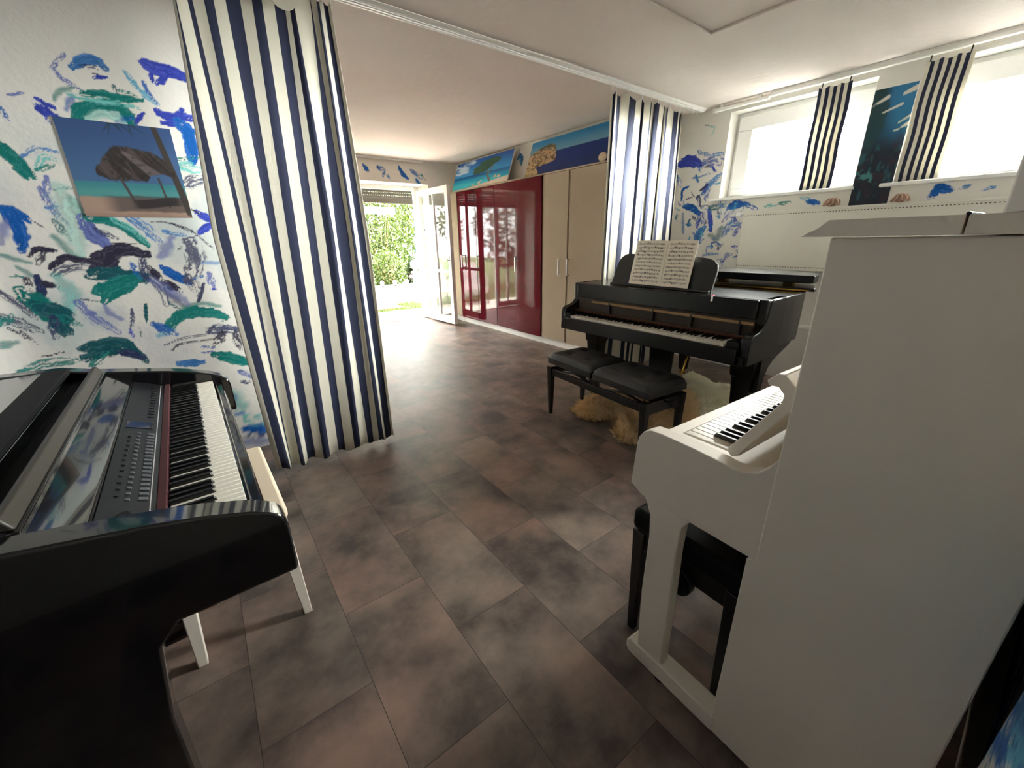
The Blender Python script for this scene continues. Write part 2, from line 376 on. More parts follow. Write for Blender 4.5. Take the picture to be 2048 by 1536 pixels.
# ------------------------------------------------------------------ setting
ZC = 2.47; XW = 4.32; XR = 3.72; YF = 6.43; YB = -0.156; XL = -0.95
o = MB().box(XL-.12, XW+.32, YB-.12, 6.86, -.06, 0).build('floor', M['floor']); struct(o)
o = MB().box(XL-.12, XW+.32, YB-.12, 6.86, ZC, ZC+.12).build('ceiling', M['ceiling']); struct(o)
o = MB().box(XL-.12, XL, YB-.12, 3.06, 0, ZC).build('wall_side', M['slate_paint']); struct(o)
o = MB().box(XL-.12, XL, 3.06, 6.86, 0, ZC).build('wall_inner', M['white_paint']); struct(o)
WHITE = np.array(lin((226,223,216)))
def wall_canvas(u0,u1,v0,v1,res):
    W = int((u1-u0)/res)+1; H = int((v1-v0)/res)+1
    im = np.empty((H,W,3)); im[...] = WHITE
    U, V = np.meshgrid(u0+np.arange(W)*res, v0+np.arange(H)*res)
    im *= (1+.05*(fbm(U*3,V*3,5)-.5))[...,None]
    return im, U, V
STROKES_LEFT='''Pd 13 -316,2078 -325,2065 -304,2028 -272,2008 -244,1989
Pd 11 -276,2123 -315,2082
bs 26 -250,2089 -206,2122 -162,2125 -149,2110
Nd 12 -220,2093 -149,2099
Ns 6 -190,2070 -176,2070
Rs 11 -187,2055 -155,2063
Tw 16 -352,1945 -324,1980 -284,1998
Bw 24 -293,1954 -319,1915
Ts 22 -239,1984 -179,1994 -130,1984 -46,1989
Dd 13 -129,2028 -125,2005
Td 10 -108,2016 -60,2007
Aw 47 -279,1870 -236,1908 -181,1920 -141,1896
Ts 35 -296,1879 -273,1918 -209,1944 -147,1945 -105,1914 -105,1885
Bw 23 -144,1888 -108,1901
Lw 25 -252,1886 -201,1909 -160,1894
Ad 19 -295,1969 -255,1960 -136,1959 -66,1953
Rs 14 -408,1932 -388,1917 -369,1908
Rs 35 -404,1903 -397,1873
Rs 10 -383,1879 -360,1871
Bd 14 -536,1883 -526,1848
Pd 8 -495,1937 -451,1950
Qd 16 -70,2094 -51,2057 -16,2006 16,1982
Bd 12 -13,2064 -4,2024 17,1986
Rs 37 25,2143 52,2132 110,2131 173,2113
Rs 16 25,2111 26,2083
Rs 20 50,2075 85,2110
Rs 29 22,1940 50,1927 108,1935 149,1936
Rs 20 110,1961 67,1898 27,1898
Bs 42 99,1898 121,1865 115,1805 111,1749
Td 15 36,1729 79,1737 124,1751
Ts 35 -589,1739 -558,1688 -523,1632
Ts 15 -557,1637 -536,1607
bd 15 -516,1700 -461,1733 -412,1726
Ad 18 -487,1651 -455,1698 -416,1689
Td 13 -492,1642 -436,1663
Pd 19 -471,1607 -483,1561
Nd 10 -457,1562 -415,1573 -397,1565
Rs 13 -82,1888 -50,1926
Sd 36 51,1613 127,1646
Ad 36 50,1702 128,1690
Bs 32 -660,1468 -620,1461 -593,1437
Bs 39 -633,1448 -623,1385 -635,1312
Pw 29 -660,1406 -689,1335
Sd 5 -562,1416 -540,1390
Pd 27 -499,1549 -491,1486 -474,1430 -462,1386
bd 17 -499,1481 -465,1487
Dd 21 -497,1417 -482,1377 -469,1350
Tw 35 -412,1510 -401,1476 -397,1454
Tw 26 -511,1341 -490,1296 -473,1259 -445,1244
Lw 77 -439,1535 -439,1408 -444,1313
Ps 44 -390,1413 -375,1363 -341,1311
Nd 19 -356,1382 -306,1349
Ts 27 -364,1432 -292,1419 -244,1386 -191,1319
Ad 23 -278,1428 -217,1372 -183,1318
bd 32 -213,1434 -166,1387 -138,1338
Ks 6 -313,1320 -269,1316 -227,1313
Ks 47 -403,1213 -340,1259 -289,1282 -222,1270
Ks 16 -356,1196 -323,1224
Ks 15 -411,1252 -387,1275
Ks 22 -396,1227 -429,1238 -470,1244 -513,1251 -559,1216
Sd 30 -548,1183 -489,1212 -417,1204
Ks 15 -618,1272 -593,1294 -567,1293 -536,1288
Kd 21 -571,1280 -603,1236
Tw 17 -713,1275 -682,1257 -634,1237
Td 11 -701,1178 -671,1176
Tw 18 -670,1212 -639,1174
Kd 25 -666,1148 -666,1126
Ns 22 -627,1160 -627,1113 -632,1071
Ks 22 -608,1135 -581,1124
Ds 49 -411,1170 -356,1167 -302,1154 -250,1140
Ts 49 -408,1096 -350,1117 -288,1133
Ts 33 -411,1041 -360,1077 -297,1098
Bd 21 -267,1202 -256,1151
Aw 58 -545,1131 -527,1081 -556,1025
Ts 62 -680,1076 -655,1036 -632,999 -623,959
Ds 59 -637,1019 -602,986 -601,927
Td 24 -606,972 -550,930
Nd 32 -625,950 -639,887
Dd 12 -579,1008 -554,981
Sd 6 -504,1050 -446,1034
Pd 30 -512,1021 -493,969 -458,918 -419,876
Pw 21 -425,1002 -418,970 -387,940
Nd 13 -328,970 -349,893
Ds 10 -265,996 -283,906
Rd 15 -358,867 -357,840
Dd 7 -320,873 -323,829
Nd 30 -220,1215 -226,1159 -198,1122 -179,1078 -176,1003
Ks 26 -193,1178 -180,1146
Ks 32 -144,1102 -116,1073
Dd 12 -159,1001 -123,948
Sw 28 -162,1061 -113,991
Bs 36 -135,1175 -100,1142 -63,1112
Pw 38 -132,1257 -78,1327
Kd 7 -134,1421 -77,1421 -20,1397 37,1362
bd 17 -89,1372 -16,1357
Kd 7 -61,1276 -39,1296
Bd 26 -245,874 -194,850
Qw 29 -239,828 -191,844
Sd 22 -763,1101 -718,1042 -687,982
Sd 26 -793,999 -740,964 -688,919
Kd 9 -780,936 -733,876
Tw 22 -798,981 -773,973
Rs 30 81,1464 121,1438
Rs 23 65,1375 115,1407
Ks 5 51,1485 88,1464
Kd 8 -44,1410 17,1384 60,1335 103,1280
Sd 62 7,1291 10,1218 -29,1145
Sd 37 -42,1123 -23,1050
bw 18 43,1207 111,1204
Pd 25 55,1131 60,1082
Rs 10 47,1059 67,1058
Bd 14 15,1133 -15,1121
Ss 12 -27,997 -6,1039 15,1090
Ts 42 -178,883 -130,926 -49,936 29,917 58,899
Tw 21 -110,962 -19,982 59,959
Td 13 42,921 57,873
Bd 39 -240,876 -198,833
Nd 43 4,820 70,819 132,785
Kd 36 36,783 2,747
Kd 30 108,772 115,704
Kd 11 -209,733 -160,765 -20,767
Sd 9 -231,768 -141,793 -13,798
Pd 10 -68,726 -18,717
Pd 10 -75,694 -24,689
Ts 45 -3,661 53,638 136,597
bs 32 -180,647 -101,637
Ds 36 -547,805 -473,815 -411,812 -378,770 -348,711
Ds 48 -543,762 -494,775 -430,778
Td 30 -540,717 -499,754
Ns 28 -420,755 -357,721
Td 33 -790,724 -721,745 -621,747
Kd 7 -710,785 -638,793
Td 30 -807,965 -772,986
Tw 31 -834,860 -793,866
Kd 10 -748,918 -715,847
Sd 7 -779,961 -708,906
Aw 74 -9,407 34,341
bd 49 -27,455 10,366
bd 21 13,273 66,249
Bs 45 46,150 141,126
Nd 25 0,106 103,88
Ad 54 73,209 142,170
Pw 47 14,63 131,34
Pd 27 95,534 131,500
Nd 20 90,473 124,465
Nd 20 -54,548 -5,525
Pw 38 -195,1112 -93,1002'''
STROKES_RIGHT='''Dd 14 2528,2345 2484,2332
Ad 14 2472,2321 2427,2303 2450,2245
bd 31 2560,2118 2523,2094 2455,2075
bd 30 2431,2053 2380,2063 2318,2063
Rs 86 2744,2036 2663,2049 2561,2011
Rs 41 2701,2068 2615,2075
Pd 69 2451,2009 2357,1983
Kd 14 2472,1970 2418,1968
bd 14 2593,1880 2504,1889 2397,1905
Bd 43 2776,1916 2734,1831
Bs 23 2696,1686 2697,1777 2640,1802
bd 51 2449,1744 2413,1798 2318,1872
Rd 35 2445,1753 2436,1801
Pd 21 2408,1692 2392,1768
Nd 40 2496,1680 2467,1599 2416,1595
Bs 54 2638,1610 2564,1595 2494,1550
bw 35 2657,1529 2633,1360
Rd 47 2476,1428 2450,1528 2430,1466
Rs 39 2365,1553 2339,1443 2326,1372
Dd 46 2347,1581 2295,1587 2222,1592
bd 39 2259,1498 2269,1556
Bs 54 2149,1582 2100,1593 2042,1593
Rd 33 2205,1457 2149,1521
Bd 55 2181,1339 2150,1406 2072,1422
Rd 37 2076,1327 2044,1374
bs 60 2462,1251 2451,1334 2416,1375
Dw 64 2306,1311 2248,1290 2227,1360
Nd 22 2221,1189 2185,1230
Rd 24 2077,1210 2047,1210
Rd 26 2148,1068 2114,1120 2080,1131
bd 28 2356,1121 2290,1137 2223,1133
Nd 27 2539,1502 2513,1480
Nd 25 2735,1512 2724,1522
bd 25 2333,1199 2301,1210
Bs 51 2159,1575 2116,1599 2052,1603
Bd 39 2014,1591 1927,1551
Ad 26 1827,1562 1753,1565
Td 29 1715,1574 1653,1578
Bs 37 1488,1577 1435,1565
bd 25 2271,1610 2227,1580'''
# painted wall behind the striped curtain (faces the camera)
im, U, V = wall_canvas(XL, .68, 0, ZC, .004)
g = fbm(U*3.2,V*3.2,31)                                   # thin blue-grey washes between the strokes
blend(im, sstep(.50,.72,g)*sstep(1.95,1.55,V)*.35, lin((128,168,176)))
blend(im, sstep(.52,.75,fbm(U*2.6+9,V*2.6,77))*sstep(1.75,1.35,V)*.30, lin((120,130,165)))
blend(im, sstep(.25,.5,U)*sstep(1.75,1.45,V)*.25*fbm(U*9,V*9,3), lin((100,116,160)))
paint_strokes(im, XL, 0, .004, STROKES_LEFT)
o = paint_mesh('wall_left', [(XL,.68,0,.45,.02),(XL,.68,.45,2.30,.0045),(XL,.68,2.30,ZC,.03)], lambda u,v: np.stack([u,np.full_like(u,3.0),v],1),
    sampler(im,XL,0,.004), [M['wall_art'],M['white_paint']], extra=MB().box(XL,.68,3.001,3.12,0,ZC)); struct(o)
# window wall
im, U, V = wall_canvas(-.12, 2.82, .9, ZC, .004)
paint_strokes(im, -.12, .9, .004, STROKES_RIGHT, seed=40, wk=1.4)
rnd = random.Random(5); ex = []
for k in range(80):                                       # the small dabs around the traced ones
    y = rnd.uniform(1.98,2.75); z = rnd.uniform(1.0,1.75 if y < 2.3 else 2.05); a = rnd.uniform(0,3.14); l = rnd.uniform(.012,.035)
    ex.append('%s%s %d %d,%d %d,%d %d,%d' % (rnd.choice('bBPQRNb'), rnd.choice('dds'), rnd.randint(9,17), 1000*(y-l*math.cos(a)), 1000*(z-l*math.sin(a)), 1000*y+rnd.randint(-8,8), 1000*z+rnd.randint(-8,8), 1000*(y+l*math.cos(a)), 1000*(z+l*math.sin(a))))
ex += ['Bs 40 660,1590 700,1600 720,1570','bd 20 560,1600 590,1590','bd 16 440,1580 480,1570','Qd 20 1500,1600 1560,1610']
paint_strokes(im, -.12, .9, .004, '\n'.join(ex), seed=300)
W1 = (1.205, 2.285, 1.66, 2.40); W2 = (-.125, .955, 1.66, 2.40)
ext = MB()
for y0,y1,z0,z1 in ((YB-.12,2.82,0,1.66),(YB-.12,2.82,2.40,ZC),(2.285,2.82,1.66,2.40),(.955,1.205,1.66,2.40),(YB-.12,-.125,1.66,2.40)): ext.box(XW+.001,XW+.30,y0,y1,z0,z1)
o = paint_mesh('wall_right', [(YB,2.82,0,.95,.08),(-.12,2.82,.95,1.66,.005),(2.285,2.82,1.66,2.40,.005),(.955,1.205,1.66,2.40,.02),(YB,-.125,.95,2.40,.1),(YB,2.82,2.40,ZC,.05)],
    lambda u,v: np.stack([np.full_like(u,XW),u,v],1), sampler(im,-.12,.9,.004), [M['wall_art'],M['white_paint']], extra=ext); struct(o)
# wall behind the camera, with the same brush painting
im, U, V = wall_canvas(XL, XW, 0, ZC, .01); rnd = random.Random(8); ex = []
for k in range(120):
    x = rnd.uniform(XL+.2,XW-.2); z = rnd.uniform(.15,1.9); a = rnd.uniform(0,3.14); l = rnd.uniform(.05,.16)
    ex.append('%s%s %d %d,%d %d,%d %d,%d' % (rnd.choice('BTDRPNA'), rnd.choice('sdw'), rnd.randint(40,100), 1000*(x-l*math.cos(a)), 1000*(z-l*math.sin(a)), 1000*x+rnd.randint(-30,30), 1000*z+rnd.randint(-30,30), 1000*(x+l*math.cos(a)), 1000*(z+l*math.sin(a))))
paint_strokes(im, XL, 0, .01, '\n'.join(ex), seed=500)
o = paint_mesh('wall_back', [(XL,XW,0,ZC,.012)], lambda u,v: np.stack([u,np.full_like(u,YB),v],1), sampler(im,XL,0,.01), [M['wall_art'],M['white_paint']], extra=MB().box(XL-.12,XW+.32,YB-.12,YB-.001,0,ZC)); struct(o)
im, U, V = wall_canvas(XL, .80, 0, ZC, .006)
paint_strokes(im, XL, 0, .006, '''bs 90 560,820 640,760 760,700
Qd 80 600,700 700,640 790,560
Bs 70 700,900 760,840 800,760
Aw 120 640,900 760,800
bd 60 540,620 640,560 740,500
Bd 70 680,620 780,600
Pw 90 560,500 700,440
Ts 60 300,900 420,860 520,800
Bs 70 -200,1000 0,1100 120,1050
Td 70 -500,800 -380,900 -250,880''', seed=610)
o = paint_mesh('wall_pier', [(XL,.80,0,ZC,.008)], lambda u,v: np.stack([u,np.full_like(u,-.115),v],1), sampler(im,XL,0,.006), [M['wall_art'],M['white_paint']], extra=MB().box(XL,.80,YB-.1,-.116,0,ZC)); struct(o)
# garden wall with the door opening
DX0, DX1, DZ = 1.55, 3.20, 2.15
im, U, V = wall_canvas(DX0-.4, XR, 2.1, ZC, .006)
paint_strokes(im, DX0-.4, 2.1, .006, '''Bs 40 2230,2330 2260,2290
Bd 44 2440,2330 2500,2300 2490,2250
bd 30 2560,2230 2580,2200
Bs 44 2760,2340 2800,2270 2850,2230
Bd 44 2960,2320 3030,2280 3090,2240
bs 34 3010,2200 3050,2175
Td 30 3110,2270 3150,2230''', seed=700)
ext = MB().box(XL,DX0,YF+.001,6.86,0,ZC).box(DX1,XR,YF+.001,6.86,0,ZC).box(DX0,DX1,YF+.001,6.86,DZ,ZC)
o = paint_mesh('wall_far', [(XL,DX0-.4,0,ZC,.2),(DX0-.4,DX0,0,DZ,.1),(DX1,XR,0,DZ,.1),(DX0-.4,XR,DZ,ZC,.008)], lambda u,v: np.stack([u,np.full_like(u,YF),v],1), sampler(im,DX0-.4,2.1,.006), [M['wall_art'],M['white_paint']], extra=ext); struct(o)

im, U, V = wall_canvas(4.0, 5.0, 2.0, ZC, .006)
paint_strokes(im, 4.0, 2.0, .006, '''bs 40 4760,2330 4720,2350 4690,2320 4700,2270
Qs 24 4735,2300 4715,2250''', seed=800)
o = paint_mesh('wall_wardrobe', [(2.82,4.0,0,ZC,.3),(4.0,5.0,0,2.0,.3),(4.0,5.0,2.0,ZC,.008),(5.0,6.86,0,ZC,.3)], lambda u,v: np.stack([np.full_like(u,XR),u,v],1), sampler(im,4.0,2.0,.006), [M['wall_art'],M['white_paint']], extra=MB().box(XR+.001,XW+.32,2.82,6.86,0,ZC)); struct(o)

# windows
def window(name, W, g, side):
    y0,y1,z0,z1 = W; gy0,gy1,gz0,gz1 = g
    r = bpy.data.objects.new(name, None); C.objects.link(r); r['kind'] = 'structure'; r.location = (4.44,(y0+y1)/2,z0)
    X0 = 0.0; cy = (y0+y1)/2
    def fr(y0,y1,z0,z1,iy0,iy1,iz0,iz1,x0,x1):
        m = MB()
        for a,b,c,d in ((y0,y1,z0,iz0),(y0,y1,iz1,z1),(y0,iy0,iz0,iz1),(iy1,y1,iz0,iz1)): m.box(x0,x1,a-cy,b-cy,c-W[2],d-W[2])
        return m
    fr(y0,y1,z0,z1,y0+.05,y1-.05,z0+.04,z1-.05,.03,.10).build('window_frame', M['pvc'], r, bev=.004)
    fr(y0+.035,y1-.035,z0+.025,z1-.035,gy0,gy1,gz0,gz1,.0,.06).build('sash', M['pvc'], r, bev=.006)
    MB().box(.03,.036,gy0-cy-.01,gy1-cy+.01,gz0-W[2]-.01,gz1-W[2]+.01).build('pane', M['glass'], r)
    h = y0+.075-cy
    m = MB().box(-.008,0,h-.014,h+.014,.28,.36); m.box(-.05,-.008,h-.008,h+.008,.312,.328); m.box(-.05,-.036,h-.012,h+.012,.20,.335)
    m.build('window_handle', M['pvc'], r, bev=.003)
    MB().box(-.17,.03,y0-cy-.01,y1-cy+.075,-.022,.004).build('window_sill', M['white_trim'], r, bev=.004)
    return r
window('window_1', W1, (1.325,2.12,1.75,2.245), 0)
window('window_2', W2, (.0,.735,1.75,2.235), 0)

# garden door: frame, fixed leaf, open leaf, roller shutter
dr = bpy.data.objects.new('door_1', None); C.objects.link(dr); dr['kind'] = 'structure'; dr.location = (0,6.78,0)
m = MB().box(DX0,DX0+.07,0,.08,0,DZ).box(DX1-.09,DX1-.01,0,.08,0,DZ).box(DX0+.07,DX1-.09,0,.08,DZ-.06,DZ).box(DX0+.07,DX1-.09,0,.08,-.02,.02)
m.build('door_frame', M['pvc'], dr, bev=.005)
def leaf(parent, name, w, h, lab=None):
    """leaf in its own frame: hinge edge at x=0, y thickness, four panes behind a cross of bars"""
    e = MB(); t = .06; s = .085
    e.box(0,s,0,t,0,h).box(w-s,w,0,t,0,h).box(s,w-s,0,t,0,s+.02).box(s,w-s,0,t,h-s,h)
    lf = e.build(name, M['pvc'], parent, bev=.006)
    x = w*.52; z = h*.40
    MB().box(x-.018,x+.018,.01,.05,s+.02,h-s).box(s,w-s,.012,.048,z-.022,z+.022).build('glazing_bar', M['pvc'], lf, bev=.003)
    MB().box(s-.01,w-s+.01,.027,.033,s+.01,h-s+.01).build('pane', M['glass'], lf)
    return lf
lf = leaf(dr, 'door_leaf', .62, 2.02); lf.location = (DX0+.075,.005,.03)
lf = leaf(dr, 'door_leaf', .98, 2.06); lf.location = (3.13,-.02,.025); lf.rotation_euler = (0,0,math.radians(-87.5))
m = MB().tube([(.93,.0,1.0),(.93,-.045,1.0)],.009).tube([(.93,-.045,1.0),(.82,-.045,1.0)],.009); m.box(.915,.945,-.006,0,.9,1.1)
m.build('door_handle', M['chrome'], lf)
m = MB()
for k in range(3):
    z = 0.16+k*.85; m.tube([(-.012,.03,z),(-.012,.03,z+.09)],.011)
m.build('hinge', M['pvc'], lf)
# roller shutter partly let down: slats with rows of light slits
sh = MB(); z = DZ-.065; x0, x1 = DX0+.08, DX1-.10
sh.box(x0,x1,.05,.066,z-.03,z); z -= .03
for k in range(2):
    n = 46; st = (x1-x0)/n
    for i in range(n): sh.box(x0+i*st, x0+i*st+st*.60, .052, .064, z-.011, z)
    z -= .011; sh.box(x0,x1,.05,.066,z-.034,z); z -= .034
sh.box(x0,x1,.05,.07,z-.055,z-.002).box(x0,x1,.046,.074,z-.075,z-.055)
sh.build('roller_shutter', M['shutter'], dr)

# curtain tracks, ceiling panel, pipe
o = MB().box(XL+.02,4.25,2.495,2.565,ZC-.022,ZC).box(XL+.02,4.25,2.512,2.522,ZC-.03,ZC-.022).box(XL+.02,4.25,2.538,2.548,ZC-.03,ZC-.022).build('trim_1', M['white_trim'], bev=.002); struct(o)
m = MB().box(4.245,4.285,-.25,1.93,2.432,2.455).box(4.25,4.28,-.25,1.93,2.455,2.47).box(4.245,4.285,1.935,2.40,2.418,2.441).box(4.25,4.28,2.0,2.03,2.441,2.47).box(4.25,4.28,2.33,2.36,2.441,2.47).box(4.24,4.29,2.40,2.425,2.412,2.447)
o = m.build('trim_2', M['white_trim'], bev=.002); struct(o)
o = MB().box(DX0-.3,XR-.6,YF-.05,YF-.012,ZC-.03,ZC).build('trim_3', M['white_trim']); struct(o)
o = MB().tube([(4.295,-.3,.52),(4.295,2.80,.52)],.014,8).build('trim_4', M['white_trim'], smooth=True); struct(o)
cp = thing('ceiling_panel', 'flat square white panel with a raised rim fixed to the ceiling in front of the curtain track', 'ceiling panel', (2.17,1.07,ZC))
MB().box(-.6,.6,-.6,.6,-.018,0).build('panel', M['ceiling'], cp, bev=.002)
m = MB()
for a in ((-.6,.6,.575,.6),(-.6,.6,-.6,-.575),(-.6,-.575,-.575,.575),(.575,.6,-.575,.575)): m.box(a[0],a[1],a[2],a[3],-.034,-.018)
m.build('rim', M['ceiling'], cp, bev=.004)

# ------------------------------------------------------------------ garden beyond the door
GZ = -.05
o = MB().box(-14,18,6.87,8.25,GZ-.1,GZ).build('patio', M['paving']); struct(o)
o = MB().box(-14,18,8.25,40,GZ-.12,GZ-.02).build('garden_ground', M['grass']); struct(o)
o = MB().box(XW+.33,18,-14,6.85,1.45,1.50).build('outside_ground', M['gravel']); struct(o)
o = MB().box(-3,9,6.87,8.15,2.50,2.64).build('added_sky_blocker', M['white_paint']); struct(o)  # unseen slab added over the patio to cut sky light through the door
rs = np.random.RandomState(3)
def tufts(name, n, area, z, hgt, wid, m, parent=None, tilt=.5, inside=None, zf=None):
    x = rs.uniform(area[0],area[1],n); y = rs.uniform(area[2],area[3],n)
    if inside is not None: k = inside(x,y); x = x[k]; y = y[k]; n = len(x)
    zz = z if zf is None else zf(x,y)
    a = rs.uniform(0,6.283,n); h = hgt*rs.uniform(.5,1.2,n); t = rs.uniform(0,6.283,n); tl = rs.uniform(0,tilt,n)*h
    dx = np.cos(a)*wid/2; dy = np.sin(a)*wid/2; zz = np.broadcast_to(zz,x.shape)
    P = np.stack([np.stack([x-dx,y-dy,zz],1),np.stack([x+dx,y+dy,zz],1),np.stack([x+np.cos(t)*tl,y+np.sin(t)*tl,zz+np.sqrt(np.maximum(h*h-tl*tl,h*h*.02))],1)],1).reshape(-1,3)
    b = MB(); b.v = P.tolist(); b.f = np.arange(3*n).reshape(-1,3).tolist(); b.mi = [0]*n
    return b.build(name, m, parent)
tag(tufts('lawn_grass', 9000, (2.0,6.5,8.28,9.26), GZ-.02, .05, .012, M['grass'], inside=lambda x,y: ~((x>2.58)&(x<3.52)&(y>8.63))&~((x>3.98)&(x<4.18)&(y>9.06))), 'short green lawn in front of the white garden fence', 'grass', kind='stuff')
fe = thing('garden_fence', 'low white board fence with round post knobs across the garden', 'fence', (4.0,9.3,GZ-.02))
MB().box(-3.2,3.2,-.012,.012,.04,.44).box(-3.2,3.2,-.02,.02,.40,.45).build('board_panel', M['fence'], fe, bev=.003)
for k in range(21):
    x = -3.1+k*.30
    if abs(x-.05) < .12: continue
    p = MB().taper(x,0,0,.455,.02,.02,.02,.02); p.build('post', M['fence'], fe)
    MB().ball((x,0,.50),.045,10,7,(1,1,1.15)).build('post_knob', M['fence'], fe, smooth=True)
tp = thing('fence_post', 'tall white turned gatepost with a ball top in the garden fence', 'post', (4.08,9.18,GZ-.02))
MB().taper(0,0,0,.72,.06,.06,.055,.055).box(-.08,.08,-.08,.08,.68,.72).build('shaft', M['fence'], tp, bev=.004)
MB().lathe([(.03,.72),(.05,.745),(.04,.77),(.075,.80),(.105,.86),(.10,.92),(.06,.97),(.02,.985)],0,0,14).build('ball_top', M['fence'], tp, smooth=True)
tag(MB().box(-.45,.45,-.3,.3,0,.025).build('outdoor_mat', M['red_mat'], bev=.006), 'red mat lying on the grass by the fence outside the door', 'mat').location = (3.05,8.95,GZ-.02)
bm_ = thing('patio_beam', 'horizontal white beam on a post outside the garden door', 'beam', (2.0,9.75,GZ-.02))
MB().box(-.05,1.95,-.05,.05,1.98,2.12).build('beam', M['fence'], bm_, bev=.004)
MB().box(-.05,.05,-.05,.05,0,1.98).build('post', M['fence'], bm_)
ln = thing('sun_lounger', 'grey garden sun lounger on the grass outside the glazed door', 'sun lounger', (1.75,8.6,GZ-.02), .35)
MB().box(-.3,.3,-.7,.35,.30,.34).build('seat', M['lounger'], ln, bev=.01)
MB().hexa([(-.3,.33,.31),(.3,.33,.31),(.3,.37,.31),(-.3,.37,.31),(-.3,.72,.86),(.3,.72,.86),(.3,.76,.84),(-.3,.76,.84)]).build('backrest', M['lounger'], ln, bev=.01)
for sx in (-.29,.29):
    MB().tube([(sx,-.6,.0),(sx,-.62,.30)],.014).build('leg', M['plastic_mid'], ln, smooth=True)
    MB().tube([(sx,.3,.30),(sx,.42,0)],.014).build('leg', M['plastic_mid'], ln, smooth=True)
    MB().tube([(sx*1.06,-.25,.33),(sx*1.06,-.22,.55),(sx*1.06,-.05,.60),(sx*1.06,.3,.58),(sx*1.06,.45,.5)],.014).build('armrest', M['plastic_dark'], ln, smooth=True)
pa = thing('folded_parasol', 'folded blue parasol standing among the bushes beside the gatepost', 'parasol', (4.45,9.65,GZ-.02))
MB().tube([(0,0,0),(0,0,2.3)],.018).build('pole', M['white_trim'], pa, smooth=True)
MB().lathe([(.03,.85),(.10,.95),(.085,1.5),(.05,2.1),(.015,2.2)],0,0,12).build('canopy', M['blue_cloth'], pa, smooth=True)
def bush(name, label, x, y, h, rx, ry, n, m, seed, leafw=.05, lo=.1, stems=9):
    r = thing(name, label, 'bush', (x,y,GZ-.02), group='bushes behind the garden fence'); R = np.random.RandomState(seed)
    q = R.normal(size=(n*2,3)); q /= np.linalg.norm(q,axis=1)[:,None]; q *= (R.uniform(.25,1,n*2)**.45)[:,None]
    lump = .75+.5*fbm(q[:,0]*3+seed,q[:,2]*3+q[:,1]*2,seed); q *= lump[:,None]
    P = np.stack([q[:,0]*rx,q[:,1]*ry,h*(.5+lo/2)+q[:,2]*h*.5],1)[:n]; P[:,2] = np.maximum(P[:,2],.05)
    a = R.normal(size=(n,3)); a /= np.linalg.norm(a,axis=1)[:,None]; b = np.cross(a,R.normal(size=(n,3))); b /= np.linalg.norm(b,axis=1)[:,None]
    s = (leafw*R.uniform(.6,1.4,n))[:,None]
    v = np.stack([P-a*s,P-b*s*.45,P+a*s,P+b*s*.45],1).reshape(-1,3)
    mb = MB(); mb.v = v.tolist(); mb.f = np.arange(4*n).reshape(-1,4).tolist(); mb.mi = [0]*n
    mb.build('foliage', m, r)
    st = MB()
    for k in range(stems):
        an = R.uniform(0,6.28); d = R.uniform(.3,.8); st.tube([(.05*math.cos(an),.05*math.sin(an),0),(rx*d*.5*math.cos(an),ry*d*.5*math.sin(an),h*.45),(rx*d*math.cos(an),ry*d*math.sin(an),h*R.uniform(.7,.95))],[.018,.012,.006],6)
    st.build('stems', M['stem'], r, smooth=True)
    return r
bush('garden_bush', 'tall bright yellow-green bush filling the left of the open garden doorway', 4.0,11.4,3.8,1.15,.8,15000,M['leaf'],1,.045)
bush('garden_bush', 'tall green bush beyond the blue parasol, at the right side of the garden', 6.3,11.4,3.4,1.1,.8,6000,M['leaf_dark'],2)
bush('garden_bush', 'short yellow-green bush directly behind the knobs of the white fence', 3.72,9.95,1.15,.42,.30,3600,M['leaf'],3,.035,stems=14)
bush('garden_bush', 'low dark green bush right behind the white gatepost', 4.55,10.1,.95,.34,.3,2600,M['leaf_dark'],4,.05)
bush('garden_bush', 'tall green hedge bush seen through the fixed glass leaf of the garden door', 1.5,11.4,3.3,1.2,.8,6000,M['leaf_dark'],5,.06)
bush('garden_bush', 'tall bush far behind the others at the back of the garden', 4.6,14.2,5.2,3.0,1.0,12000,M['leaf_dark'],6,.09)
bush('garden_bush', 'unseen hedge bush added at the far left of the garden, behind the curtain', -2.2,11.4,3.4,2.0,.9,4500,M['leaf_dark'],7,.08)  # added out of view to block sky light entering by the door
fl = thing('garden_flower', 'single pink flower on a stem above the white fence', 'flower', (4.16,9.72,GZ-.02))
MB().tube([(0,0,0),(.02,-.02,.55)],.006,6).build('stem', M['leaf_dark'], fl)
MB().ball((.02,-.02,.57),.045,8,6).build('blossom', M['pink'], fl, smooth=True)

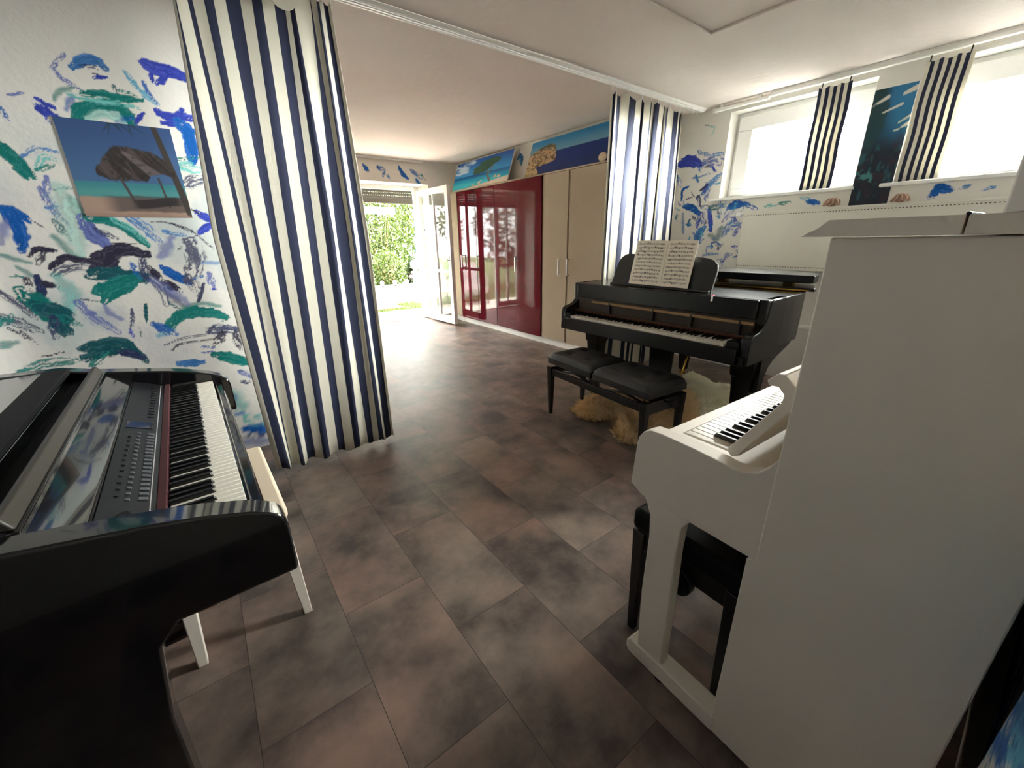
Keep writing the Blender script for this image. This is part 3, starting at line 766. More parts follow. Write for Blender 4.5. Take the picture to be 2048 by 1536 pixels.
# ------------------------------------------------------------------ curtains
def curtain(name, label, bounds, ztop, zbot, yc, amp, period, phase, gather=None, hook_z=ZC-.03, sag=.02, hooks=8, nsub=4, nrow=34):
    """bounds: for each stripe edge a list of (X,z) the edge passes through, top to bottom"""
    nb = len(bounds); cols = []
    zs = np.linspace(0,1,nrow)
    for i in range(nb-1):
        for k in range(nsub): cols.append((i,k/nsub))
    cols.append((nb-2,1.0))
    def edge(b, z):
        pts = sorted(b, key=lambda q:-q[1]); xs = [q[0] for q in pts]; zz = [q[1] for q in pts]
        if len(pts) == 3:
            s0 = (xs[0]-xs[1])/(zz[0]-zz[1]); s1 = (xs[1]-xs[2])/(zz[1]-zz[2])
            if z >= zz[1]: return xs[1]+s0*(z-zz[1])
            return xs[1]+s1*(z-zz[1])
        s = (xs[0]-xs[1])/(zz[0]-zz[1]); return xs[0]+s*(z-zz[0])
    V = []; nc = len(cols)
    for r in range(nrow):
        for c,(i,f) in enumerate(cols):
            u = i+f; hk = abs(math.sin(math.pi*u/(nb-1)*hooks))
            zt = ztop(u) if callable(ztop) else ztop
            zt = zt - sag*hk
            zb = zbot+.012*math.sin(u*1.9)
            z = zt+(zb-zt)*zs[r]
            x = edge(bounds[i],z)*(1-f)+edge(bounds[i+1],z)*f
            a = amp(u, zs[r]) if callable(amp) else amp
            y = yc+a*math.sin(2*math.pi*u/period+phase)+.16*a*math.sin(2*math.pi*u/(period*.37)+1.3+zs[r])
            V.append((x*(y/yc)*1.0, y, z))
    F = []; mi = []
    for r in range(nrow-1):
        for c in range(nc-1):
            F.append((r*nc+c, r*nc+c+1, (r+1)*nc+c+1, (r+1)*nc+c)); mi.append(cols[c][0]%2)
    root = thing(name, label, 'curtain', (V[(nrow-1)*nc+nc//2][0], yc, zbot))
    off = Vector((-root.location.x, -root.location.y, -root.location.z))
    mb = MB(); mb.v = [tuple(Vector(v)+off) for v in V]; mb.f = F; mb.mi = mi
    cl = mb.build('cloth', [M['cloth_white'],M['cloth_navy']], root, smooth=True, solid=.0025)
    for k in range(hooks+1):
        c = min(nc-1, int(round((nc-1)*k/hooks))); p = Vector(V[c]); q = p+off
        MB().tube([q+Vector((0,0,-.012)), q+Vector((.002,0,.004)), Vector((q.x,2.53-yc+0.0,hook_z-zbot))],.0035,6).build('curtain_hook', M['white_trim'], root, smooth=True)
    return root
LCB = [[(0.148, 2.09), (0.097, 1.347), (0.122, 0.298)], [(0.16, 2.093), (0.12, 1.347), (0.15, 0.29)], [(0.17, 2.095), (0.162, 1.347), (0.192, 0.276)], [(0.212, 2.103), (0.215, 1.346), (0.207, 0.272)], [(0.23, 2.107), (0.234, 1.346), (0.214, 0.27)], [(0.271, 2.116), (0.27, 1.346), (0.261, 0.255)], [(0.303, 2.122), (0.285, 1.346), (0.281, 0.249)], [(0.351, 2.132), (0.344, 1.346), (0.307, 0.241)], [(0.404, 2.143), (0.378, 1.346), (0.351, 0.228)], [(0.451, 2.153), (0.423, 1.345), (0.396, 0.214)], [(0.493, 2.162), (0.47, 1.345), (0.434, 0.202)], [(0.544, 2.172), (0.523, 1.345), (0.487, 0.186)], [(0.588, 2.181), (0.563, 1.345), (0.53, 0.173)], [(0.612, 2.186), (0.608, 1.344), (0.586, 0.156)], [(0.639, 2.192), (0.657, 1.344), (0.625, 0.144)], [(0.703, 2.205), (0.671, 1.344), (0.674, 0.129)], [(0.718, 2.208), (0.735, 1.344), (0.712, 0.117)], [(0.744, 2.214), (0.757, 1.344), (0.75, 0.105)], [(0.756, 2.216), (0.77, 1.344), (0.78, 0.096)], [(0.775, 2.22), (0.79, 1.343), (0.793, 0.092)], [(0.799, 2.225), (0.829, 1.343), (0.836, 0.079)], [(0.814, 2.228), (0.852, 1.343), (0.849, 0.075)]]
RCB = [[(2.907, 2.024), (2.909, 1.291)], [(2.931, 2.026), (2.939, 1.291)], [(2.955, 2.029), (2.944, 1.291)], [(2.98, 2.032), (2.978, 1.291)], [(3.016, 2.035), (3.0, 1.29)], [(3.125, 2.047), (3.1, 1.289)], [(3.207, 2.055), (3.174, 1.288)], [(3.291, 2.064), (3.28, 1.287)], [(3.331, 2.069), (3.33, 1.287)], [(3.414, 2.077), (3.392, 1.286)], [(3.432, 2.079), (3.422, 1.286)], [(3.467, 2.083), (3.457, 1.285)], [(3.538, 2.09), (3.51, 1.284)], [(3.609, 2.098), (3.601, 1.283)], [(3.624, 2.099), (3.622, 1.283)], [(3.649, 2.102), (3.638, 1.283)], [(3.679, 2.105), (3.681, 1.283)], [(3.77, 2.115), (3.779, 1.281)], [(3.843, 2.122), (3.843, 1.281)], [(3.869, 2.125), (3.897, 1.28)], [(3.895, 2.128), (3.932, 1.28)], [(3.911, 2.13), (3.938, 1.28)]]
cl = curtain('striped_curtain', 'tall navy and white striped curtain hanging at the left beside the beach hut print', LCB, lambda u: 2.425 if u > 14 else 2.41, .03, 2.53,
        lambda u,t: (.0026 if u < 13.5 else .008)+.016*t**10, 4.0, 2.2, hooks=9, sag=.022)
MB().prism([(math.cos(a)*.062+.575-cl.location.x, math.sin(a)*.062+2.372-cl.location.z) for a in np.linspace(-math.pi,0,14)]+[(.637-cl.location.x,2.42-cl.location.z),(.513-cl.location.x,2.42-cl.location.z)],'y',-.065,-.060).build('heading_flap', M['cloth_white'], cl, solid=.002)
curtain('striped_curtain', 'navy and white striped curtain bunched at the window wall behind the grand piano', RCB, lambda u: 2.415, .03, 2.53, .009, 3.2, .4, hooks=9, sag=.035)
for k in range(9):
    g = MB().box(-.004,.004,-.01,.01,-.012,0).tube([(0,0,-.012),(0,.003,-.024)],.0035,6).build('curtain_glider', M['white_trim'])
    g.location = (3.955+k*.026, 2.53, ZC-.03)
    tag(g, 'small white glider waiting in the ceiling track beside the right striped curtain', 'curtain glider', 'gliders in the ceiling track')

def panel_curtain(label, y0, y1, z0, z1, x, n, first, seed):
    root = thing('window_panel_curtain', label, 'curtain', (x,(y0+y1)/2,z0)); R = random.Random(seed)
    nsub = 4; nr = 16; V = []; nc = n*nsub+1
    for r in range(nr):
        t = r/(nr-1); z = (z1-z0)*(1-t)
        for c in range(nc):
            u = c/(nc-1)
            zz = z-(.012*abs(math.sin(u*math.pi*3)) if r == 0 else 0)
            V.append((-.006*math.sin(u*9+t*2)+.003*math.sin(t*14+u*3), (y1-y0)/2-u*(y1-y0)+.003*math.sin(t*11+seed*2), zz))
    F = []; mi = []
    for r in range(nr-1):
        for c in range(nc-1): F.append((r*nc+c,r*nc+c+1,(r+1)*nc+c+1,(r+1)*nc+c)); mi.append((c//nsub+first)%2)
    mb = MB(); mb.v = V; mb.f = F; mb.mi = mi
    mb.build('cloth', [M['cloth_white'],M['cloth_navy']], root, smooth=True, solid=.003)
    for yy in ((y1-y0)/2-.02, -(y1-y0)/2+.02):
        MB().tube([(-.005,yy,z1-z0-.01),(0,yy,z1-z0+.035)],.004,6).build('curtain_hook', M['plastic_dark'], root)
panel_curtain('narrow striped panel curtain hanging over the left window, left of the dark sea mural', 1.345,1.565,1.665,2.405,4.265,9,1,1)
panel_curtain('narrow striped panel curtain at the right window, right of the dark sea mural', .715,.945,1.665,2.405,4.265,11,0,2)

# ------------------------------------------------------------------ pictures
def slab_print(name, label, cat, nu, nv, paint, P0, du, dv, thick, edge=None):
    """flat print: P0 lower-left corner, du and dv its edges (vectors); paint(u,v) for u,v in 0..1"""
    P0 = Vector(P0); du = Vector(du); dv = Vector(dv); n = du.cross(dv).normalized()
    root = thing(name, label, cat, P0+du*.5)
    o0 = P0-root.location
    b = [o0, o0+du, o0+du+dv, o0+dv]; ex = MB()
    ex.hexa([tuple(q-n*thick) for q in b]+[tuple(q-n*.0006) for q in b])
    f = lambda u,v: np.stack([o0[i]+u*du[i]+v*dv[i] for i in range(3)],1)
    paint_mesh('canvas', [(0,1,0,1,1.0)], f, paint, [M['print'],M['white_trim']], root, extra=None) if False else None
    U, W = np.meshgrid(np.linspace(0,1,nu), np.linspace(0,1,nv)); CO = paint(U.ravel(),W.ravel())
    V = f(U.ravel(),W.ravel()).tolist(); a = (np.arange(nv-1)[:,None]*nu+np.arange(nu-1)[None,:]).ravel()
    F = np.stack([a,a+1,a+nu+1,a+nu],1).tolist(); nf = len(F); k = len(V)
    V += [list(q) for q in ex.v]; F += [[k+i for i in q] for q in ex.f]
    me = bpy.data.meshes.new('canvas'); me.from_pydata(V,[],F); me.materials.append(M['print']); me.materials.append(edge or M['white_trim'])
    me.polygons.foreach_set('material_index',[0]*nf+[1]*(len(F)-nf))
    at = me.color_attributes.new('Col','FLOAT_COLOR','POINT')
    at.data.foreach_set('color', np.hstack([np.vstack([CO,np.full((len(ex.v),3),.8)]),np.ones((len(V),1))]).astype(np.float32).ravel())
    me.update(); o = bpy.data.objects.new('canvas', me); C.objects.link(o); o.parent = root
    return root
def base(u): return np.zeros((len(u),3))
def mixc(im, a, c): im[...] = im*(1-a[:,None])+np.asarray(c)*a[:,None]
def line_mask(u, v, x0, y0, x1, y1, w0, w1, asp=1.0):
    dx = (x1-x0)*asp; dy = y1-y0; t = np.clip((((u-x0)*asp)*dx+(v-y0)*dy)/(dx*dx+dy*dy),0,1)
    d = np.hypot((u-x0)*asp-t*dx, v-y0-t*dy); w = w0+(w1-w0)*t
    return sstep(1.15,.8,d/w)
def hut(u, v):
    im = base(u); sky = sstep(.36,1,v)
    im[...] = np.array(lin((84,126,178)))*(1-sky[:,None])+np.array(lin((62,98,156)))*sky[:,None]
    mixc(im, sstep(.385,.37,v), lin((70,160,170))); mixc(im, sstep(.36,.26,v)*.6, lin((110,190,185)))
    mixc(im, sstep(.225,.20,v+.03*(fbm(u*7,v*3,4)-.5)), lin((206,172,152)))
    mixc(im, sstep(.19,.16,abs(v-.145)*1+.09+.05*(fbm(u*6,v*9,8)-.5))*sstep(.15,.35,u)*.8, lin((96,86,88)))
    # leaning palm trunk and fronds
    mixc(im, line_mask(u,v,.84,1.0,.99,.05,.028,.04,1.0), lin((74,66,62)))
    for k in range(7):
        a = -.2-.42*k; mixc(im, line_mask(u,v,.52+.1*math.sin(k*2),1.02,.52+.1*math.sin(k*2)+.12*math.cos(a*1.3+k),.90+.03*math.sin(k),.012,.003)*.8, lin((48,74,92)))
    # thatched roof
    x = u+.03*(fbm(u*18,v*18,3)-.5); y = v+.035*(fbm(u*22,v*10,9)-.5)
    top = np.interp(x,[.20,.28,.38,.45,.60,.74,.85,.94],[.50,.60,.73,.77,.75,.74,.66,.54]); bot = np.interp(x,[.20,.30,.50,.66,.70,.80,.94],[.45,.405,.40,.405,.47,.50,.44])
    rf = sstep(-.012,.012,top-y)*sstep(-.012,.012,y-bot)*(x>.215)*(x<.935)
    mixc(im, rf, lin((62,54,52))); mixc(im, rf*sstep(.5,.7,fbm(u*30+v*20,v*6,2))*.6, lin((120,104,104)))
    mixc(im, rf*line_mask(u,v,.50,.70,.78,.44,.02,.06)*.7, lin((140,126,130)))
    mixc(im, rf*sstep(.55,.7,fbm(u*26,v*26,12))*.5, lin((30,28,28)))
    for (a,b,c,d,w) in ((.41,.42,.48,.16,.014),(.505,.60,.56,.42,.010),(.76,.44,.80,.12,.011)): mixc(im, line_mask(u,v,a,b,c,d,w,w), lin((92,80,82)))
    sh = sstep(.06,.04,abs(v-.165-.02*np.sin(u*9)))*sstep(.42,.52,u)*sstep(1,.86,u); mixc(im, sh*.95, lin((58,50,54)))
    mixc(im, sstep(.05,.02,v+.02*(fbm(u*9,v*4,7)-.5))*.3, lin((150,120,110)))
    return im*.62+.012
slab_print('beach_print', 'unframed print of a thatched hut on a beach hanging on the brush-painted wall', 'picture', 170, 170, hut, (-.381,2.9965,1.445), (.425,0,0), (0,0,.427), .0025)
def palm(u, v):
    im = base(u); s = sstep(.4,1,v); im[...] = np.array(lin((60,150,210)))*(1-s[:,None])+np.array(lin((26,84,170)))*s[:,None]
    cl = fbm(u*6,v*9,21)*sstep(.75,.1,u)*sstep(.42,.6,v); mixc(im, sstep(.38,.6,cl), lin((196,214,232)))
    mixc(im, sstep(.47,.45,v), lin((16,96,160))); mixc(im, sstep(.40,.30,v), lin((20,150,190))); mixc(im, sstep(.26,.16,v+.05*(fbm(u*9,v*4,2)-.5))*.8, lin((70,190,205)))
    beach = .02+.22*np.clip(u-.25,0,1)**1.1; mixc(im, sstep(.015,-.015,v-beach), lin((226,206,190)))
    for (cx,cy,r) in ((.40,.10,.035),(.52,.14,.05),(.55,.20,.03),(.78,.24,.05),(.84,.22,.055)):
        d = np.hypot((u-cx)*1.9,v-cy)+.02*(fbm(u*30,v*30,5)-.5); mixc(im, sstep(r,r*.7,d), lin((224,190,160)))
    mixc(im, line_mask(u,v,.70,.14,.64,.34,.04,.03,2), lin((108,110,104))); mixc(im, line_mask(u,v,.64,.34,.72,.70,.03,.02,2), lin((116,122,112))); mixc(im, line_mask(u,v,.64,.34,.60,.62,.03,.02,2), lin((96,108,90)))
    for (cx,cy,rx,ry) in ((.52,.62,.17,.15),(.60,.76,.16,.15),(.70,.80,.12,.12),(.44,.52,.09,.08)):
        d = np.hypot((u-cx)/rx,(v-cy)/ry)+.45*(fbm(u*22,v*14,6)-.5); mixc(im, sstep(1.0,.8,d), np.array(lin((62,96,72)))); mixc(im, sstep(1.0,.8,d)*sstep(.5,.62,fbm(u*40,v*26,7))*.6, lin((38,66,62)))
    return im
slab_print('seaside_print', 'print of a tree on a turquoise beach leaning on the red wardrobe doors', 'picture', 200, 70, palm, (3.497,6.20,2.042), (0,-1.47,0), (.135,0,.385), .015)
def cliff(u, v):
    im = base(u); s = sstep(.55,1,v); im[...] = np.array(lin((120,170,196)))*(1-s[:,None])+np.array(lin((44,132,188)))*s[:,None]
    hz = .60; mixc(im, sstep(.008,-.008,v-hz), lin((34,58,128))); mixc(im, sstep(.35,.05,v)*.5, lin((52,66,112)))
    rock = np.interp(u,[0,.04,.12,.20,.27,.30,.315],[.60,.70,.78,.84,.80,.60,.36]); lo = np.interp(u,[0,.07,.2,.3,.32],[.0,.22,.26,.32,.36])
    q = v+.05*(fbm(u*30,v*14,4)-.5); rm = sstep(-.015,.015,rock-q)*sstep(-.015,.015,q-lo)*(u<.316)
    mixc(im, rm, lin((196,164,126))); mixc(im, rm*sstep(.5,.62,fbm(u*60,v*26,11)), lin((108,88,64))); mixc(im, rm*sstep(.58,.78,v-.2*u+.4*(fbm(u*40,v*20,2)-.5)), lin((74,82,62)))
    r2 = sstep(.015,-.015,v-np.interp(u,[0,.05,.10,.14,.16],[.36,.30,.24,.12,-.05])+.04*(fbm(u*40,v*20,9)-.5))*(u<.17)
    mixc(im, r2, lin((206,178,134))); mixc(im, r2*sstep(.52,.66,fbm(u*50,v*24,19)), lin((128,110,74)))
    r3 = sstep(.88,.90,u+.06*(fbm(u*9,v*8,3)-.5)+.10*(v-.3))*sstep(.95,.8,v); mixc(im, r3, lin((70,56,50)))
    return im
slab_print('seaside_print', 'print of a pale rocky headland in a dark blue sea standing on the white wardrobe', 'picture', 220, 70, cliff, (3.53,4.40,2.042), (0,-1.62,0), (.135,0,.385), .015)
def mural(u, v):
    im = base(u); s = sstep(.45,1,v); n = fbm(u*5,v*12,33)
    im[...] = np.array(lin((24,44,56)))*(1-s[:,None])+np.array(lin((38,104,150)))*s[:,None]
    mixc(im, sstep(.62,.40,v+.2*(n-.5)), lin((22,30,44))); mixc(im, sstep(.45,.75,v)*sstep(.35,.75,u)*.6, lin((44,120,164)))
    mixc(im, sstep(.55,.75,fbm(u*7,v*16,3))*sstep(.75,.45,v)*.5, lin((62,30,40))); mixc(im, sstep(.60,.72,fbm(u*9,v*12,71))*sstep(.85,.55,v)*.7, lin((34,84,92)))
    d = np.abs(v-.84+.25*(u-.2)**2-.02)+.5*np.clip(u-.42,0,1)+.06*(n-.5); mixc(im, sstep(.30,.18,np.hypot((u-.16)/1.1,(v-.78)*.9)+.15*(n-.5)), lin((28,60,66)))
    mixc(im, sstep(.05,.03,abs(v-.29+.14*(u-.15)))*sstep(.65,.4,u)*sstep(.45,.6,fbm(u*12,v*30,8)), lin((64,120,120)))
    for (x0,y0,x1,y1,w) in ((.72,.925,.98,.955,.022),(.05,.875,.36,.925,.017),(.32,.80,.74,.845,.012),(.76,.695,.98,.735,.012),(.70,.635,.80,.64,.009),(.86,.655,.98,.675,.016)):
        mixc(im, line_mask(u,v,x0,y0,x1,y1,w*.6,w,.35)*sstep(.2,.4,fbm(u*9,v*40,2)), lin((214,208,196)))
    return im
mu = slab_print('sea_mural', 'tall dark blue sea painting on the wall pillar between the two windows', 'painting', 50, 150, mural, (4.312,1.205,1.517), (0,-.24,0), (0,0,.79), .006)

# ------------------------------------------------------------------ radiator and what stands on it
ra = thing('radiator', 'long white flat panel radiator below the two windows', 'radiator', (4.25,1.10,1.01))
MB().box(-.045,-.015,-.85,.865,0,.505).box(.01,.035,-.84,.855,.01,.49).build('panel', M['radiator'], ra, bev=.006)
m = MB().box(-.05,.04,-.855,.87,.488,.507)
m.build('top_grille', M['radiator'], ra, bev=.002)
m = MB()
for k in range(84):
    y = -.83+k*.0202
    m.box(-.0465,-.044,y,y+.010,.470,.476).box(-.0465,-.044,y,y+.010,.026,.032)
m.build('pressed_slots', M['slot'], ra)
MB().tube([(-.01,.865,.485),(-.01,.905,.485)],.012,10).tube([(-.01,.90,.485),(-.01,.95,.488)],.021,12).build('valve', M['pvc'], ra, smooth=True)
MB().tube([(.0,-.5,.0),(.03,-.5,-.4),(.03,-.5,-.49)],.009,8).build('supply_pipe', M['white_trim'], ra)
def ridged_shell(label, y, s, seed):
    r = thing('ridged_shell', label, 'shell', (4.205,y,1.517)); R = random.Random(seed)
    MB().ball((0,0,s*.55),s*.8,16,10,(.45,1,.68)).build('shell_body', M['shell'], r, smooth=True)
    for k in range(26):      # raised ridges fanning over the body
        a = -1.35+2.7*(k%13)/12; top = k >= 13; pts = []
        for t in np.linspace(0,1,7):
            el = (.05+.95*t)*(1.45 if top else 1.0)
            yy = s*math.sin(a)*math.cos(el*.9)*(.95+.12*R.random()); zz = s*.08+s*(1.05 if top else .7)*math.sin(el)*(.9+.15*R.random()); xx = -s*.45*math.cos(a)*math.cos(el*.8)-.004
            pts.append((xx,yy,zz))
        MB().tube(pts,[s*.05,s*.085,s*.09,s*.09,s*.08,s*.07,s*.03],6).build('ridge', M['shell'] if k%3 else M['shell_pale'], r, smooth=True)
ridged_shell('brown ridged shell on the radiator, at the left foot of the sea mural', 1.285, .058, 1)
ridged_shell('pinkish ridged shell on the radiator, at the right foot of the sea mural', .868, .052, 4)
sh_ = thing('seashell', 'round cream shell on the white wardrobe against the headland print', 'shell', (3.505,3.115,2.036))
MB().ball((-.0,0,.044),.055,16,10,(.30,1,.78)).build('shell_body', M['shell_pale'], sh_, smooth=True)

# ------------------------------------------------------------------ wardrobes
WX = 3.50
def handle(parent, y, z0=.90, z1=1.09):
    m = MB().box(-.048,-.032,y-.008,y+.008,z0,z1).box(-.045,0,y-.006,y+.006,z0,z0+.012).box(-.045,0,y-.006,y+.006,z1-.012,z1)
    m.build('handle', M['chrome'], parent, bev=.002)
def wardrobe(label, y0, y1, doors, mdoor, mbody, group=None):
    r = thing('wardrobe', label, 'wardrobe', (WX,(y0+y1)/2,0), group=group); c = (y0+y1)/2
    MB().box(0,XR-WX-.004,y0-c+.001,y1-c-.001,.08,2.02).box(-.02,XR-WX-.004,y0-c+.001,y1-c-.001,2.02,2.036).build('body', mbody, r, bev=.002)
    MB().box(.01,.19,y0-c+.002,y1-c-.002,0,.08).build('plinth', M['white_trim'], r)
    for (a,b,h,ajar) in doors:
        d = MB().box(-.02,-.001,0,b-a-.008,.085,2.015).build('door', mdoor, r, bev=.002); d.location = (0,a+.003-c,0)
        if ajar: d.location.x -= .012
        if h is not None: handle(d, (h-a-.003)); 
        if h is not None: [setattr(k,'location',(-.02,0,0)) for k in d.children]
    return r
wardrobe('dark red high gloss wardrobe with four narrow doors below the tree print', 4.002, 6.045, [(5.52,6.045,5.92,0),(5.013,5.52,5.455,0),(4.547,5.013,None,0),(4.002,4.547,4.49,1)], M['red_gloss'], M['ivory_gloss'])
wardrobe('ivory gloss wardrobe with two doors between the red wardrobe and the bunched curtain', 2.975, 3.998, [(3.565,3.998,3.66,0),(2.975,3.540,3.515,0)], M['ivory_gloss'], M['ivory_gloss'])
wardrobe('ivory gloss wardrobe end unit behind the open garden door', 6.049, 6.41, [(6.049,6.41,None,0)], M['ivory_gloss'], M['ivory_gloss'])

# ------------------------------------------------------------------ piano keyboards
def key_meshes(wl, bl, proud=.012):
    a = MB().box(-.0108,.0108,0,wl,-.018,0).build('white_key', M['ivory_keys'], bev=.0015)
    b = MB().hexa([(-.0058,wl-bl,-.004),(.0058,wl-bl,-.004),(.0058,wl,-.004),(-.0058,wl,-.004),(-.0046,wl-bl+.008,proud),(.0046,wl-bl+.008,proud),(.0046,wl,proud),(-.0046,wl,proud)]).build('black_key', M['ebony_keys'], bev=.001)
    return a, b
def keyboard(parent, loc, rz, pitch=.02345, wl=.148, bl=.094, bed=None):
    """52 white and 36 black keys; x runs from bass to treble, y away from the player"""
    W = pitch*52
    k = MB().box(-W/2,W/2,.004,wl,-.034,-.019).build('keyboard', bed or M['wood_dark'], parent); k.location = loc; k.rotation_euler = (0,0,rz)
    a, b = key_meshes(wl, bl); wi = 0; first = [True,True]
    for mnote in range(21,109):
        black = (mnote % 12) in (1,3,6,8,10)
        j = 1 if black else 0; src = (a,b)[j]
        if first[j]: o = src; first[j] = False
        else: o = src.copy(); C.objects.link(o)
        o.parent = k
        if black:
            sh = {1:-.0025,3:.0025,6:-.003,8:0,10:.003}[mnote % 12]; o.location = (-W/2+wi*pitch+sh,0,0)
        else: o.location = (-W/2+(wi+.5)*pitch,0,0); wi += 1
    return k

# ------------------------------------------------------------------ white upright piano
up = thing('upright_piano', 'white upright piano in the foreground seen from its side panel', 'piano', (.842,0,0), math.radians(-2.4))
LEN = 1.47; T = .045
prof_top = [(.254,.8735),(.266,.850),(.285,.828),(.310,.818),(.335,.815),(.363,.818),(.42,.822),(.48,.824),(.525,.824),(.555,.822),(.575,.810),(.588,.79),(.592,.77)]
side = [(-.085,.03)]+[(.270,.03),(.270,.615),(.252,.625),(.252,1.296),(-.085,1.296)]
for x0 in (0, LEN-T):
    MB().prism(side,'x',x0,x0+T).build('side_panel', M['white_piano'], up, bev=.003)
    a = [(.600,.640)]+prof_top[::-1]+[(.250,.8735),(.250,.620),(.562,.620)]
    MB().prism(a,'x',x0+.0005,x0+T-.0005).build('arm', M['white_piano'], up, bev=.003)
    col = [(.434,.08),(.520,.08),(.528,.30),(.5245,.50),(.530,.57),(.545,.605),(.558,.622),(.410,.622),(.434,.585),(.438,.50),(.434,.30)]
    MB().prism(col,'x',x0+.004,x0+T-.004).build('front_leg', M['white_piano'], up, bev=.004)
    toe = [(.262,.03),(.545,.03),(.556,.045),(.556,.07),(.545,.085),(.262,.085)]
    MB().prism(toe,'x',x0-.002,x0+T+.010).build('toe_block', M['white_piano'], up, bev=.003)
    for yy in (.44,.02):
        c = MB().tube([(x0+.012,yy,.016),(x0+.034,yy,.016)],.016,14); c.box(x0+.006,x0+.04,yy-.016,yy+.016,.024,.031); c.build('caster', M['plastic_dark'], up)
MB().box(T,LEN-T,-.03,.575,.63,.70).build('keybed', M['white_piano'], up, bev=.003)
MB().box(T,LEN-T,.545,.588,.70,.775).build('key_slip', M['white_piano'], up, bev=.004)
for x0 in (T, LEN-T-.075): MB().box(x0,x0+.072,.30,.545,.70,.790).build('key_block', M['white_piano'], up, bev=.003)
MB().box(T,LEN-T,-.02,.372,.70,.795).build('key_frame', M['white_piano'], up)
MB().box(T,LEN-T,.20,.225,.795,1.294).build('upper_panel', M['white_piano'], up, bev=.003)
MB().box(T,LEN-T,.10,.125,.09,.63).build('lower_panel', M['white_piano'], up, bev=.003)
MB().box(T,LEN-T,-.08,.16,.03,.09).build('bottom_board', M['white_piano'], up, bev=.003)
m = MB()
for x in (.05,.38,.74,1.10,1.36): m.box(x,x+.06,-.083,-.03,.09,1.27)
m.box(.05,1.42,-.082,-.032,.10,.17).box(.05,1.42,-.082,-.032,1.2,1.27).build('back_frame', M['black_satin'], up)
lidp = [(.292,1.298),(.284,1.3035),(.270,1.310),(.262,1.318),(.256,1.3235),(.100,1.3235),(.100,1.298)]
lid_ = MB().prism(lidp,'x',-.012,LEN+.012).build('front_lid', M['white_piano'], up, bev=.001)
MB().prism([(.097,1.298),(.097,1.3235),(-.080,1.3235),(-.088,1.312),(-.088,1.298)],'x',-.012,LEN+.012).build('rear_lid', M['white_piano'], up, bev=.001)
m = MB()
for x in (.0,.7,1.38): m.tube([(x-.01,.0985,1.3245),(x+.08,.0985,1.3245)],.0028,8)
m.build('lid_hinge', M['plastic_dark'], up)
fbp = [(.380,.826),(.366,.812),(.352,.822),(.268,.964),(.262,.985),(.268,1.012),(.292,1.035),(.306,1.034),(.324,1.014),(.318,1.005),(.300,1.006),(.287,.992),(.288,.975)]
MB().prism(fbp,'x',T+.008,LEN-T-.008).build('fallboard', M['white_piano'], up, bev=.002)
keyboard(up, (LEN/2,.530,.790), math.pi, wl=.150)
MB().box(T+.07,LEN-T-.07,.372,.385,.772,.794).build('key_felt', M['felt_red'], up)
for k in range(3):
    p = MB().box(.66+k*.07,.69+k*.07,.125,.26,.06,.07); p.build('pedal', M['brass'], up, bev=.004)

# panel standing on the upright
bd = thing('white_board', 'tall white framed board standing upright on the lid of the white upright piano', 'board', (.905,.030,1.3245), math.radians(-2.4))
MB().box(-.004,.028,-.135,.045,0,.62).build('frame', M['white_trim'], bd, bev=.003)
MB().box(-.0075,-.0035,-.115,.025,.018,.60).build('panel', M['cream'], bd)

# piano stool with black box sides, pushed under the upright
us = thing('piano_stool', 'black piano stool pushed in under the white upright piano', 'piano stool', (1.28,.455,0), math.radians(-2.4))
MB().box(-.345,.345,-.185,.165,.425,.50).build('seat', M['black_dull'], us, bev=.018, seg=3)
MB().box(-.330,.330,-.175,.145,.355,.424).build('apron', M['black_satin'], us, bev=.003)
for sx in (-1,1):
    for sy in (-.165,.140): MB().taper(sx*.318,sy,0,.42,.012,.013,.021,.022).build('leg', M['black_satin'], us, bev=.003)
    MB().tube([(sx*.325,-.012,.350),(sx*.350,-.012,.350)],.046,24).tube([(sx*.35,-.012,.350),(sx*.358,-.012,.350)],.036,24).build('height_knob', M['plastic_dark'], us, bev=.003)

# ------------------------------------------------------------------ black grand piano
GP = Vector((2.75,1.675,0))
gp = thing('grand_piano', 'black baby grand piano with raised music desk by the window wall', 'piano', GP)
def G(mb, name, m, bev=0.0, parent=None, **k):
    o = mb.build(name, m, gp if parent is None else parent, bev=bev, **k)
    if parent is None: o.location = -GP
    return o
rim = [(2.46,.94),(2.80,.94),(3.02,.955),(3.20,1.01),(3.36,1.12),(3.48,1.28),(3.57,1.46),(3.66,1.63),(3.78,1.79),(3.87,1.95),(3.90,2.12),(3.86,2.27),(3.76,2.37),(3.62,2.41),(2.46,2.41)]
G(MB().prism(rim,'z',.665,.968), 'case', M['black_grand'], .006)
arm = [(2.315,.615),(2.315,.745),(2.325,.775),(2.35,.79),(2.40,.797),(2.44,.815),(2.47,.845),(2.485,.885),(2.49,.925),(2.505,.955),(2.53,.968),(2.70,.968),(2.70,.615)]
for y0 in (.935,2.363): G(MB().prism(arm,'y',y0,y0+.052), 'cheek', M['black_grand'], .005)
G(MB().box(2.300,2.72,.95,2.40,.615,.668), 'keybed', M['black_grand'], .004)
G(MB().box(2.272,2.300,.985,2.365,.622,.714), 'key_slip', M['black_grand'], .005)
for y0 in (.987,2.292): G(MB().box(2.30,2.455,y0,y0+.070,.668,.748), 'key_block', M['black_grand'], .004)
kb = keyboard(gp, Vector((2.292,1.6745,.732))-GP, -math.pi/2)
G(MB().box(2.445,2.458,1.06,2.29,.735,.752), 'key_felt', M['felt_brown'])
G(MB().box(2.425,2.444,.99,2.365,.752,.760), 'felt_rail', M['felt_brown'])
G(MB().box(2.459,2.4595,.99,2.36,.668,.86), 'action_back', M['wood_dark'])
G(MB().box(2.436,2.457,.99,2.20,.826,.842), 'action_rail', M['wood_light'])
